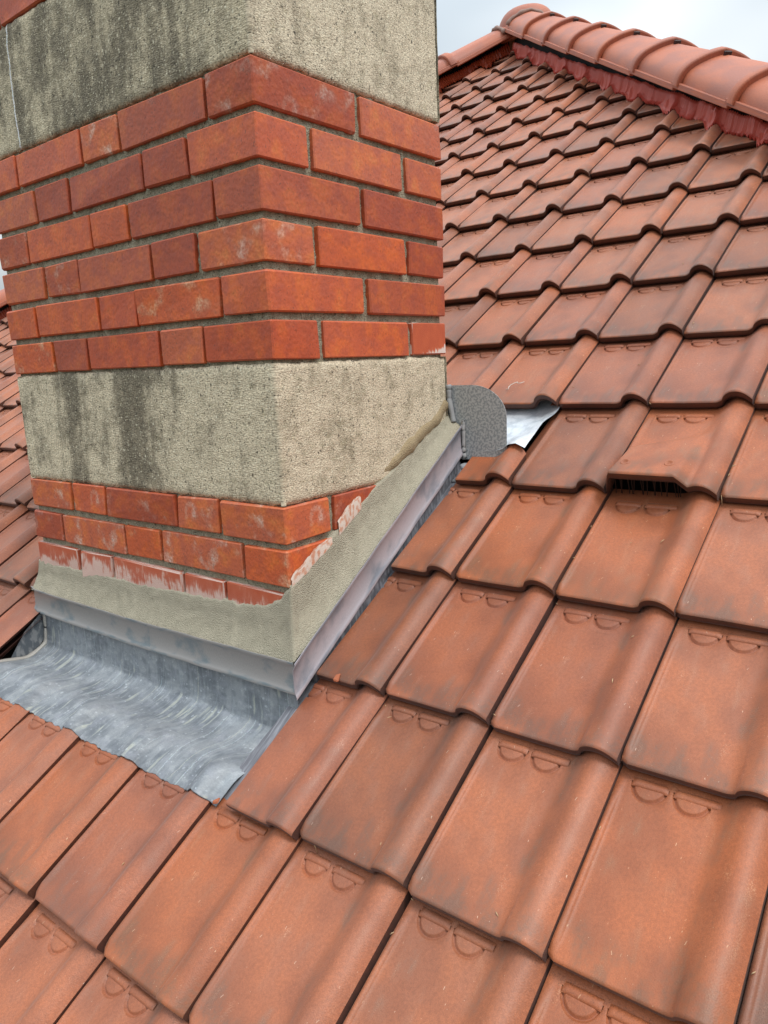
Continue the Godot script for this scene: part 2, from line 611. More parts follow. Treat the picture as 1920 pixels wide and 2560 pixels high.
# ---------------------------------------------------------------- a roof tile, tail at z = 0, head towards -z
func tile_mesh(seed_: int, vent := false) -> ArrayMesh:
	var r := RandomNumberGenerator.new()
	r.seed = seed_
	var warp := r.randf_range(-0.0012, 0.0012)
	var chip := r.randf_range(0.1, 0.6)
	var fs := [0.0, 0.006, 0.016, 0.028, 0.04, 0.05, 0.058, 0.08, 0.355, 0.60, 0.62, 0.64, 0.66, 0.68, 0.70, 0.72, 0.735, 0.75, 0.765, 0.78, 0.8, 0.82, 0.848, 0.87, 0.89, 0.91, 0.93, 0.95, 0.972, 0.993]
	var ts := [0.0, 0.0006, 0.0015, 0.003, 0.0045, 0.006, 0.012, 0.023, 0.05, 0.085, 0.12, 0.16, 0.2, 0.218, 0.254, 0.262, GAUGE + 0.03]
	if vent:
		fs = [0.0, 0.02, 0.04, 0.06, 0.08, 0.1, 0.2, 0.355, 0.5, 0.6, 0.62, 0.64, 0.66, 0.685, 0.71, 0.735, 0.76, 0.785, 0.81, 0.835, 0.85, 0.865, 0.885, 0.905, 0.925, 0.945, 0.968, 0.993]
		ts = [0.0, 0.0012, 0.003, 0.006, 0.009, 0.012, 0.03, 0.05, 0.07, 0.09, 0.1, 0.11, 0.12, 0.13, 0.14, 0.15, 0.165, 0.19, 0.218, 0.254, 0.262, GAUGE + 0.03]
	var hood := func(f: float, t: float) -> float:
		var e := 0.135 + 0.05 * sstep(0.0, 0.8, f)
		var along := clampf(1.0 - t / e, 0, 1)
		var lift := 0.046 * sstep(0.0, 0.1, along) * (0.3 + 0.7 * along)
		var across := clampf(f / 0.07, 0, 1) * (1.0 - 0.5 * clampf((f - 0.66) / 0.10, 0, 1) - 0.5 * sstep(0.76, 0.985, f))
		return lift * across
	var top := func(f: float, t: float) -> Vector3:
		var y := tile_top(f, t) + warp * sin(f * 5.0 + t * 9.0)
		if vent:
			y = maxf(y, hood.call(f, t) - DROP * t / GAUGE - (0.004 * pow(1.0 - t / 0.006, 2) if t < 0.006 else 0.0))
		var back := 0.006 * (1.0 - f / 0.05) if f < 0.05 and t < 0.01 else 0.0
		return Vector3(f * TILE_W, y, -t - back)
	var st := start()
	st.set_smooth_group(1)
	var pts := []
	var uvs := []
	for t in ts:
		var row := PackedVector3Array()
		var uv := PackedVector2Array()
		for f in fs:
			row.append(top.call(f, t))
			uv.append(Vector2(f, 0.952 * (1.0 - t / (GAUGE + 0.03))))
		pts.append(row)
		uvs.append(uv)
	var i0: int = fs.find(0.08)
	var i1: int = fs.find(0.355)
	var i2: int = fs.find(0.60)
	var j0: int = ts.find(0.218)
	grid(st, pts, uvs, [j0, i0, i2])
	# two half-moon marks with a bar above them, near the head
	for k in 2:
		var f0: float = [0.08, 0.355][k]
		var f1: float = [0.355, 0.60][k]
		var rad: float = [0.0225, 0.0225][k]
		var cx: float = [0.215, 0.484][k] * TILE_W
		var tc := 0.254
		var t0 := 0.218
		var flat_y := func(t: float) -> float: return -DROP * t / GAUGE
		var x0 := f0 * TILE_W
		var x1 := f1 * TILE_W
		var angles := []
		for q in 25:
			angles.append(PI * q / 24.0)
		var a0 := atan2(tc - t0, x1 - cx)
		var a1 := PI - atan2(tc - t0, cx - x0)
		angles.append(a0)
		angles.append(a1)
		angles.sort()
		var prof := [[0.0, 0.0], [rad - 0.0044, 0.0], [rad - 0.0024, -0.0008], [rad - 0.0012, -0.0046], [rad + 0.0010, -0.0046], [rad + 0.0024, -0.0006], [rad + 0.0036, 0.0]]
		var rows := []
		var ruv := []
		for ring in prof.size() + 1:
			var row := PackedVector3Array()
			var uv := PackedVector2Array()
			for a in angles:
				var dx := cos(a)
				var dt := -sin(a)
				var d: float
				var y := 0.0
				if ring < prof.size():
					d = prof[ring][0]
					y = prof[ring][1]
					dt *= 1.12
				else:
					d = 1e9
					if dt < -1e-6:
						d = minf(d, (t0 - tc) / dt)
					if dx > 1e-6:
						d = minf(d, (x1 - cx) / dx)
					elif dx < -1e-6:
						d = minf(d, (x0 - cx) / dx)
				var px := cx + dx * d
				var pt := tc + dt * d
				row.append(Vector3(px, flat_y.call(pt) + y + warp * sin(px / TILE_W * 5.0 + pt * 9.0), -pt))
				uv.append(Vector2(px / TILE_W, 0.952 * (1.0 - pt / (GAUGE + 0.03))))
			rows.append(row)
			ruv.append(uv)
		st.set_smooth_group(2)
		for j in rows.size() - 1:
			for i in angles.size() - 1:
				quad(st, rows[j][i], rows[j + 1][i], rows[j + 1][i + 1], rows[j][i + 1], ruv[j][i], ruv[j + 1][i], ruv[j + 1][i + 1], ruv[j][i + 1])
		# the bar
		st.set_smooth_group(3)
		var xa := cx - rad * 0.95
		var xb := cx + rad * 0.95 if k == 0 else 0.64 * TILE_W
		var bar := []
		var buv := []
		for q in 7:
			var a := PI * q / 6.0
			var row := PackedVector3Array()
			var uv := PackedVector2Array()
			for e in [[xa - 0.002, 0.15], [xa, 0.7], [xa + 0.004, 1.0], [xb - 0.004, 1.0], [xb, 0.7 if k == 0 else 1.0], [xb + 0.003, 0.15 if k == 0 else 1.0]]:
				var pt := 0.2535 - cos(a) * 0.0068
				row.append(Vector3(e[0], flat_y.call(pt) - 0.0006 + sin(a) * 0.0036 * e[1], -pt))
				uv.append(Vector2(e[0] / TILE_W, 0.952 * (1.0 - pt / (GAUGE + 0.03))))
			bar.append(row)
			buv.append(uv)
		grid(st, bar, buv)
	# tail face with its drip lip, sides, underside and the lock that goes under the next tile
	st.set_smooth_group(4)
	var lip := []
	var luv := []
	for e in [[-0.0185, -0.06], [-0.0185, -0.0055], [-0.0135, -0.0045], [-0.012, 0.0], [-0.006, 0.0004], [0.0, 0.0]]:
		var row := PackedVector3Array()
		var uv := PackedVector2Array()
		for i in fs.size():
			row.append(pts[0][i] + Vector3(0, e[0], e[1]))
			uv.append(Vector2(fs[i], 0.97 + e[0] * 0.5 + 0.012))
		lip.append(row)
		luv.append(uv)
	grid(st, lip, luv)
	st.set_smooth_group(-1)
	var under := []
	var uuv := []
	var ub := [0.003, GAUGE + 0.03] if not vent else [0.003, 0.05, 0.1, 0.14, 0.17, GAUGE + 0.03]
	for t in ub:
		var row := PackedVector3Array()
		var uv := PackedVector2Array()
		for k in range(fs.size() - 1, -1, -1):
			row.append(top.call(fs[k], t) + Vector3(0, -0.0175, 0))
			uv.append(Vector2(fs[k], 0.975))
		under.append(row)
		uuv.append(uv)
	grid(st, under, uuv)
	var n := fs.size() - 1
	for j in ts.size() - 1:
		var a: Vector3 = pts[j][n]
		var b: Vector3 = pts[j + 1][n]
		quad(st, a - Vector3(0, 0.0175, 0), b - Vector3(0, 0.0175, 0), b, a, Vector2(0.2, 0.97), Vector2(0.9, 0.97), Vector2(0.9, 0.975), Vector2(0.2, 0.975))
		a = pts[j][0]
		b = pts[j + 1][0]
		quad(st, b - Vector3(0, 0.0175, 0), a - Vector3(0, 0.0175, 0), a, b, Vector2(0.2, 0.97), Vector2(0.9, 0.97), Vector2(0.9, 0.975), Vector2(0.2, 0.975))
	var lx := -0.11 * TILE_W
	var tail_l: Vector3 = Vector3(0, -0.011, -0.006)
	var head_l := Vector3(0, -0.011 - DROP * 1.1, -GAUGE - 0.03)
	quad(st, tail_l + Vector3(lx, 0, 0), tail_l, head_l, head_l + Vector3(lx, 0, 0), Vector2(0.9, 0.9), Vector2(0.95, 0.9), Vector2(0.95, 0.2), Vector2(0.9, 0.2))
	if vent:   # two dimples in the hood
		for fx in [0.16, 0.56]:
			var base: Vector3 = top.call(fx, 0.042)
			var rings := []
			var ru := []
			for e in [[0.0095, -0.0006], [0.0078, 0.0026], [0.006, 0.0024], [0.0035, 0.0002], [0.0026, 0.0003], [0.0002, 0.0003]]:
				var row := PackedVector3Array()
				var uv := PackedVector2Array()
				for q in 13:
					var a := TAU * q / 12.0
					row.append(base + Vector3(cos(a) * e[0], e[1], -sin(a) * e[0]))
					uv.append(Vector2(fx, 0.8))
				rings.append(row)
				ru.append(uv)
			st.set_smooth_group(5)
			grid(st, rings, ru)
	return done(st)


# ---------------------------------------------------------------- hip tile, axis along +z, upper end at z = 0, tail with its collar at z = len
func hip_profile(k: float, grow: float) -> Vector2:
	# k 0..1 from the near foot over the crown to the far foot
	var a := PI * k
	var x := -cos(a)
	var y := pow(sin(a), 0.82)
	var peak := 0.12 * pow(maxf(0.0, 1.0 - absf(x) * 1.6), 1.2)
	return Vector2(x * (0.137 + grow), y * (0.088 + grow) + peak * 0.11 + grow * 0.4)


func hip_mesh(length: float, seed_: int) -> ArrayMesh:
	var st := start()
	var secs := [[-0.05, -0.006], [0.0, -0.004], [length - 0.052, 0.004], [length - 0.046, 0.006], [length - 0.042, 0.014], [length - 0.036, 0.016], [length - 0.006, 0.017], [length - 0.001, 0.0155], [length, 0.012], [length - 0.001, 0.0], [length - 0.05, -0.012], [0.0, -0.02]]
	var pts := []
	var uvs := []
	var nk := 26
	for s in secs:
		var row := PackedVector3Array()
		var uv := PackedVector2Array()
		for k in nk + 1:
			var q := hip_profile(float(k) / nk, s[1])
			row.append(Vector3(q.x, q.y, s[0]))
			uv.append(Vector2(float(k) / nk, clampf(s[0] / length, 0, 1)))
		pts.append(row)
		uvs.append(uv)
	st.set_smooth_group(1)
	for j in pts.size() - 1:
		st.set_smooth_group(-1 if j in [3, 8] else 1)
		for i in nk:
			quad(st, pts[j + 1][i], pts[j + 1][i + 1], pts[j][i + 1], pts[j][i], uvs[j + 1][i], uvs[j + 1][i + 1], uvs[j][i + 1], uvs[j][i])
	# straight foot rims on both sides
	for s in [-1.0, 1.0]:
		box_into(st, Vector3(s * 0.137 - 0.009, -0.012, -0.04), Vector3(s * 0.137 + 0.009, 0.008, length - 0.04), 0.002)
	return done(st)


# ---------------------------------------------------------------- build
func _ready() -> void:
	rng.seed = 11
	var cam := Camera3D.new()
	cam.name = "camera"
	cam.transform = Transform3D(Basis(Vector3.UP, 0.675832) * Basis(Vector3.RIGHT, -0.1953199) * Basis(Vector3.BACK, -0.0457922), Vector3(0.9432822, -0.4160469, 0.8980621))
	cam.fov = rad_to_deg(2.0 * atan(1280.0 / 1880.908))
	cam.near = 0.02
	cam.far = 900.0
	add_child(cam)
	cam.current = true

	var env := Environment.new()
	env.background_mode = Environment.BG_SKY
	var sky := Sky.new()
	var pan := PanoramaSkyMaterial.new()
	pan.panorama = sky_texture()
	sky.sky_material = pan
	env.sky = sky
	env.background_energy_multiplier = 1.0
	env.tonemap_mode = Environment.TONE_MAPPER_LINEAR
	env.tonemap_exposure = 1.2
	env.sdfgi_enabled = true
	env.ssao_enabled = true
	env.ssil_enabled = true
	var we := WorldEnvironment.new()
	we.name = "environment"
	we.environment = env
	add_child(we)

	var sun := DirectionalLight3D.new()
	sun.name = "sun"
	sun.light_color = Color(1.0, 0.985, 0.96)
	sun.light_energy = 0.45
	sun.light_angular_distance = 16.0
	sun.shadow_enabled = true
	sun.look_at_from_position(Vector3(0.75, 1.25, 0.1), Vector3.ZERO)
	add_child(sun)

	up = Vector3(0, cos(PITCH), sin(PITCH))
	build_ground()
	build_roof(cam)
	build_chimney()
	build_flashing()
	build_gutter()
	build_debris()


func build_ground() -> void:
	var st := start()
	st.set_smooth_group(-1)
	var y := -5.2
	quad(st, Vector3(-400, y, 400), Vector3(400, y, 400), Vector3(400, y, -400), Vector3(-400, y, -400))
	var m := surface(Color(0.42, 0.43, 0.38), 0.95, mottled(256, 256, 901, 0.03, Vector3(150, 150, 130), Vector3(225, 222, 205), 0.3, 0.7), null, 0.1, 0.2)
	var g := put("ground", done(st), m, self)
	g.set_meta("kind", "structure")
	g.set_meta("label", "grey green ground far below the roof")


func build_roof(cam: Camera3D) -> void:
	var roof := thing("tiled_roof", "hipped roof of orange red interlocking clay tiles rising behind the chimney", "roof")
	var clay := []
	var tints := [Color(1.0, 1.0, 1.0), Color(0.95, 0.94, 0.96), Color(1.0, 0.96, 0.89), Color(0.88, 0.89, 0.9), Color(0.97, 0.98, 0.98)]
	var fine := gray(256, 256, seamless(256, 0.22, 31, 3))
	var grit := gray(320, 448, noise(320, 448, 0.3, 37, 3))
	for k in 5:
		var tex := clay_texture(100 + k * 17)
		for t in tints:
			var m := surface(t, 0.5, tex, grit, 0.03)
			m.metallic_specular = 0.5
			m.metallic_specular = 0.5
			m.rim_enabled = true   # rim added to imitate pale sky sheen at a grazing view
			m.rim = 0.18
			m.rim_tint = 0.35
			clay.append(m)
	var meshes := []
	for k in 3:
		meshes.append(tile_mesh(40 + k))
	var basis_inv := Basis(Vector3.RIGHT, PITCH).inverse()
	var count := 0
	for r in range(-3, 19):
		for c in range(-25, 9):
			var f := tile_frame(c, r)
			var mid := f * Vector3(0.1, 0, -0.13)
			var q := cam.transform.affine_inverse() * mid
			if q.z > -0.1:
				if q.z > 0.35 or absf(q.x) > 1.1:
					continue
			var sx := absf(q.x / -q.z) * 1880.9 / 960.0
			var sy := absf(q.y / -q.z) * 1880.9 / 1280.0
			var room := 1.1 + 0.2 / absf(q.z)
			if q.z < -0.1 and (sx > room + 0.1 or sy > room + 0.16):
				continue
			# the hips
			var xl := f.origin.x
			var zt := f.origin.z
			if xl - zt > HIP_R or xl + TILE_W + (zt - 0.22) * 1.0 < HIP_L - 0.2:
				continue
			# the chimney and its apron
			if r >= 0 and r <= 3 and c >= -6 and c <= -3:
				continue
			# wholly behind the chimney as seen from near the camera
			if r >= 4 and hidden_by_chimney(cam.position, f):
				continue
			var mesh: ArrayMesh = meshes[(c * 7 + r * 13 + 700) % 3]
			var vent := r == 3 and c == 0
			if vent:
				mesh = tile_mesh(77, true)
			var cuts := []   # world half-spaces n . p <= d that stay
			if c == -2 and r >= 0 and r <= 3:
				cuts.append([Vector3(-1, 0, 0), -[0.028, 0.036, 0.042, 0.054][r]])
			if c == -7 and r >= 0 and r <= 3:
				cuts.append([Vector3(1, 0, 0), -0.866 if r == 0 else -0.925])
			if c == -2 and r == 3:
				cuts.append([Vector3(0, 0, -1), 0.540])
			if xl + TILE_W - (zt - 0.25) > HIP_R:
				cuts.append([Vector3(1, 0, -1), HIP_R])
			if xl + (zt - 0.25) < HIP_L:
				cuts.append([Vector3(-1, 0, -1), -HIP_L])
			for cut in cuts:
				var n: Vector3 = basis_inv * cut[0]
				var d: float = cut[1] - cut[0].dot(f.origin)
				mesh = clipped(mesh, n, d)
			if mesh.get_surface_count() == 0:
				continue
			var seat := f
			seat.basis = seat.basis * Basis(Vector3.UP, rng.randf_range(-0.007, 0.007))
			seat.origin += up * rng.randf_range(-0.0012, 0.002) + Vector3(rng.randf_range(-0.0014, 0.0014), 0, 0) + f.basis.z * rng.randf_range(-0.003, 0.003)
			var mat: Material = clay[rng.randi() % clay.size()]
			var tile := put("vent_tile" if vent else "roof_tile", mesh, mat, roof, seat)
			count += 1
			if vent:
				tile.set_meta("label", "raised ventilation tile with two dimples and a dark comb opening")
				build_comb(tile)
			elif c == -2 and r >= 0 and r <= 3:
				tile.set_meta("label", "roof tile cut narrow beside the chimney flashing")
	print("tiles ", count)

	# dark felt and battens below the tiles
	var st := start()
	st.set_smooth_group(-1)
	var ax := (HIP_R + HIP_L) / 2.0
	var az := (HIP_L - HIP_R) / 2.0
	var drop := Vector3(0, -0.15, 0)
	var ap := Vector3(ax, roof_plane_y(az), az) + drop
	var ze := 1.3
	var er := Vector3(HIP_R + ze, roof_plane_y(ze), ze) + drop
	var el := Vector3(HIP_L - ze, roof_plane_y(ze), ze) + drop
	tri(st, ap, el, er)
	var deep := 9.0
	var br := Vector3(er.x, er.y, az - deep)
	var bl := Vector3(el.x, el.y, az - deep)
	var ab := Vector3(ax, ap.y, az - deep)
	tri(st, ap, er, br)
	tri(st, ap, br, ab)
	tri(st, ap, bl, el)
	tri(st, ap, ab, bl)
	tri(st, ab, br, bl)
	for q in [[el, er], [er, br], [br, bl], [bl, el]]:
		quad(st, q[0] + Vector3(0, -4.0, 0), q[1] + Vector3(0, -4.0, 0), q[1], q[0])
	put("roof_underlay", done(st), surface(Color(0.13, 0.115, 0.105), 0.9), roof)

	# hip tiles
	var hipm := []
	for k in 3:
		var tex := mottled(192, 256, 300 + k * 3, 0.012, Vector3(184, 106, 76), Vector3(166, 100, 80), 0.25, 0.75, Vector2(1, 2), 0.07)
		hipm.append(surface(Color.WHITE, 0.55, tex, fine, 0.04))
	var step := 0.398
	var mesh := hip_mesh(step + 0.02, 5)
	var rdir := Vector3(1, -tan(PITCH) - 0.02, 1).normalized()
	var ldir := Vector3(-1, -tan(PITCH), 1).normalized()
	var apex := Vector3(ax, roof_plane_y(az), az)
	var black := surface(Color(0.05, 0.05, 0.052), 0.9)
	for side in 2:
		var dir: Vector3 = [rdir, ldir][side]
		var lat := Vector3(1, 0, -1) if side == 0 else Vector3(1, 0, 1)
		lat = lat.normalized()
		var nrm := dir.cross(lat).normalized()
		if nrm.y < 0:
			nrm = -nrm
			lat = -lat
		var b := Basis(nrm.cross(dir), nrm, dir)
		var first := 0.155 if side == 0 else 0.12
		for k in (8 if side == 0 else 9):
			var at := apex + dir * (first + k * step) + Vector3(0, 0.092 if side == 0 else 0.05, 0)
			if side == 1 and k >= 3 and k <= 6:
				pass
			var tilt := Basis(b.x, 0.02)
			var piece := put("hip_tile", mesh, hipm[(k + side) % 3], roof, Transform3D(tilt * b, at))
			# the small clip that holds the next tile
			var cs := start()
			box_into(cs, Vector3(-0.012, 0.096, step + 0.028), Vector3(0.012, 0.116, step + 0.044), 0.002)
			put("clip", done(cs), surface(Color(0.2, 0.1, 0.08), 0.6), piece)
		build_hip_strip(roof, side, dir, apex, black)
	build_apex(roof, apex, hipm[0], rdir, ldir)


func hidden_by_chimney(eye: Vector3, f: Transform3D) -> bool:
	# true when every corner of the tile is hidden even from half a metre to either side
	for dx in [-0.45, 0.0, 0.45]:
		for k in [Vector3(0, 0.03, 0), Vector3(TILE_W, 0.03, 0), Vector3(0, 0.03, -GAUGE), Vector3(TILE_W, 0.03, -GAUGE)]:
			var p: Vector3 = f * k
			var e: Vector3 = eye + Vector3(dx * 0.78, 0, -dx * 0.62)
			var hit := false
			for s in 60:
				var q := e.lerp(p, s / 60.0)
				if q.x > -0.88 and q.x < -0.01 and q.z < -0.01 and q.z > -0.5 and q.y < 1.0:
					hit = true
					break
			if not hit:
				return false
	return true


func build_comb(tile: Node3D) -> void:
	var st := start()
	for k in 17:
		var x := 0.016 + k * 0.0077
		var lean := 0.0022 * sin(k * 2.3)
		var top := Vector3(x, 0.024, -0.024)
		tube_into(st, [top, top + Vector3(lean, -0.014, 0.003), top + Vector3(lean * 2.5, -0.042, 0.012)], [0.0014, 0.0013, 0.0009], 5)
	box_into(st, Vector3(0.012, 0.021, -0.027), Vector3(0.142, 0.026, -0.021), 0.001)
	put("bird_comb", done(st), surface(Color(0.16, 0.1, 0.08), 0.6), tile)


func build_hip_strip(roof: Node3D, side: int, dir: Vector3, apex: Vector3, black: Material) -> void:
	# pleated flexible strip that hangs from under the hip tiles over the roof tiles
	var length := 3.7 if side == 0 else 3.6
	var sgn := -1.0 if side == 0 else 1.0
	var n := FastNoiseLite.new()
	n.seed = 40 + side
	n.frequency = 3.0
	var pts := []
	var uvs := []
	var steps := int(length / 0.0075)
	var across := 6
	var run := dir
	var flatdir := Vector3(dir.x, 0, dir.z).normalized()
	var inward := Vector3(-1, 0, 1).normalized() if side == 0 else Vector3(1, 0, 1).normalized()
	for a in across + 1:
		pts.append(PackedVector3Array())
		uvs.append(PackedVector2Array())
	for i in steps + 1:
		var s := 0.1 + length * i / steps
		var base := apex + dir * s
		var wob := n.get_noise_1d(s * 2.0)
		var pleat := (1.0 if i % 2 == 0 else -1.0)
		for a in across + 1:
			var w := float(a) / across
			var reach := (0.065 if side == 0 else 0.05) + w * ((0.038 if side == 0 else 0.05) + 0.02 * wob)
			var p := base + inward * reach + flatdir * (0.03 * w * n.get_noise_1d(s * 3.0 + 50.0))
			var lay := maxf(laid_height(p.x, p.z), laid_height(p.x, p.z - 0.02)) + 0.007
			var high := 0.047 + 0.014 * n.get_noise_1d(s * 1.7 + 9.0)
			var hgt := lerpf(high, lay, sstep(0.0, 0.85, w)) + 0.0042 * sin(w * 5.0 + s * 7.0) * w
			hgt += pleat * 0.0058 * (0.6 + 0.4 * w)
			pts[a].append(on_roof(p.x, p.z, hgt))
			uvs[a].append(Vector2(s, w))
	var st := start()
	st.set_smooth_group(-1)
	for a in across:
		for i in steps:
			if side == 0:
				quad(st, pts[a + 1][i], pts[a + 1][i + 1], pts[a][i + 1], pts[a][i], uvs[a + 1][i], uvs[a + 1][i + 1], uvs[a][i + 1], uvs[a][i])
			else:
				quad(st, pts[a][i], pts[a][i + 1], pts[a + 1][i + 1], pts[a + 1][i], uvs[a][i], uvs[a][i + 1], uvs[a + 1][i + 1], uvs[a + 1][i])
	var red := surface(Color(0.80, 0.40, 0.35) if side == 0 else Color(0.62, 0.26, 0.15), 0.42)
	red.metallic_specular = 0.5
	var strip := put("pleated_hip_strip", done(st), red, roof)
	strip.set_meta("label", "dark red pleated strip under the hip tiles" if side == 0 else "orange pleated strip under the far hip tiles")
	# black foam carrier under the tile feet
	var fs := start()
	var e := 0.085 if side == 0 else 0.06
	var prev := []
	fs.set_smooth_group(-1)
	for i in 60:
		var s := 0.1 + length * i / 59.0
		var base := apex + dir * s
		var hi := base + inward * (e - 0.02) + Vector3(0, 0.10 if side == 0 else 0.06, 0)
		var lo := base + inward * e + Vector3(0, -0.14, 0)
		if prev.size() > 0:
			if side == 0:
				quad(fs, prev[1], lo, hi, prev[0])
			else:
				quad(fs, lo, prev[1], prev[0], hi)
		prev = [hi, lo]
	put("foam_strip", done(fs), black, roof)


func build_apex(roof: Node3D, apex: Vector3, m: Material, rdir: Vector3, ldir: Vector3) -> void:
	# a hood over the point where the hips meet: a broad half dome, open below
	var st := start()
	st.set_smooth_group(1)
	var rows := []
	var uvs := []
	for j in 13:
		var a := PI / 2 * j / 12.0
		var row := PackedVector3Array()
		var uv := PackedVector2Array()
		for i in 33:
			var b := TAU * i / 32.0
			var rad := 0.178 * pow(cos(a), 0.62) + 0.004
			var h := 0.17 * pow(sin(a), 0.9)
			row.append(Vector3(cos(b) * rad, h, -sin(b) * rad))
			uv.append(Vector2(i / 32.0, j / 12.0))
		rows.append(row)
		uvs.append(uv)
	grid(st, rows, uvs)
	var skirt := []
	var su := []
	for e in [[0.165, -0.03], [0.185, -0.028], [0.187, -0.012], [0.18, 0.0]]:
		var row := PackedVector3Array()
		var uv := PackedVector2Array()
		for i in 33:
			var b := TAU * i / 32.0
			row.append(Vector3(cos(b) * e[0], e[1], -sin(b) * e[0]))
			uv.append(Vector2(i / 32.0, 0))
		skirt.append(row)
		su.append(uv)
	grid(st, skirt, su)
	var cap := put("apex_cap", done(st), m, roof, Transform3D(Basis(Vector3(1, 0, 0), 0.12), apex + Vector3(0.03, 0.03, -0.02)))
	cap.set_meta("label", "rounded clay hood where the two hips meet")
	# grey mortar packed between the hood and the first hip tile on either side
	for side in 2:
		var dir: Vector3 = [rdir, ldir][side]
		var lat := Vector3(1, 0, -1) if side == 0 else Vector3(1, 0, 1)
		lat = lat.normalized()
		var nrm := dir.cross(lat).normalized()
		if nrm.y < 0:
			nrm = -nrm
		var b := Basis(nrm.cross(dir), nrm, dir)
		var at: Vector3 = apex + dir * [0.17, 0.15][side] + Vector3(0, [0.092, 0.05][side], 0)
		var ms := start()
		var path := []
		var rad := []
		for i in 25:
			var q := hip_profile(lerpf(0.06, 0.94, i / 24.0), 0.002)
			path.append(b * Vector3(q.x, q.y, 0.0))
			rad.append(0.011 + 0.003 * sin(i * 0.9) + 0.002 * sin(i * 1.7))
		tube_into(ms, path, rad, 9)
		put("mortar_bedding", done(ms), surface(Color(0.60, 0.50, 0.46), 0.95), roof, Transform3D(Basis.IDENTITY, at))


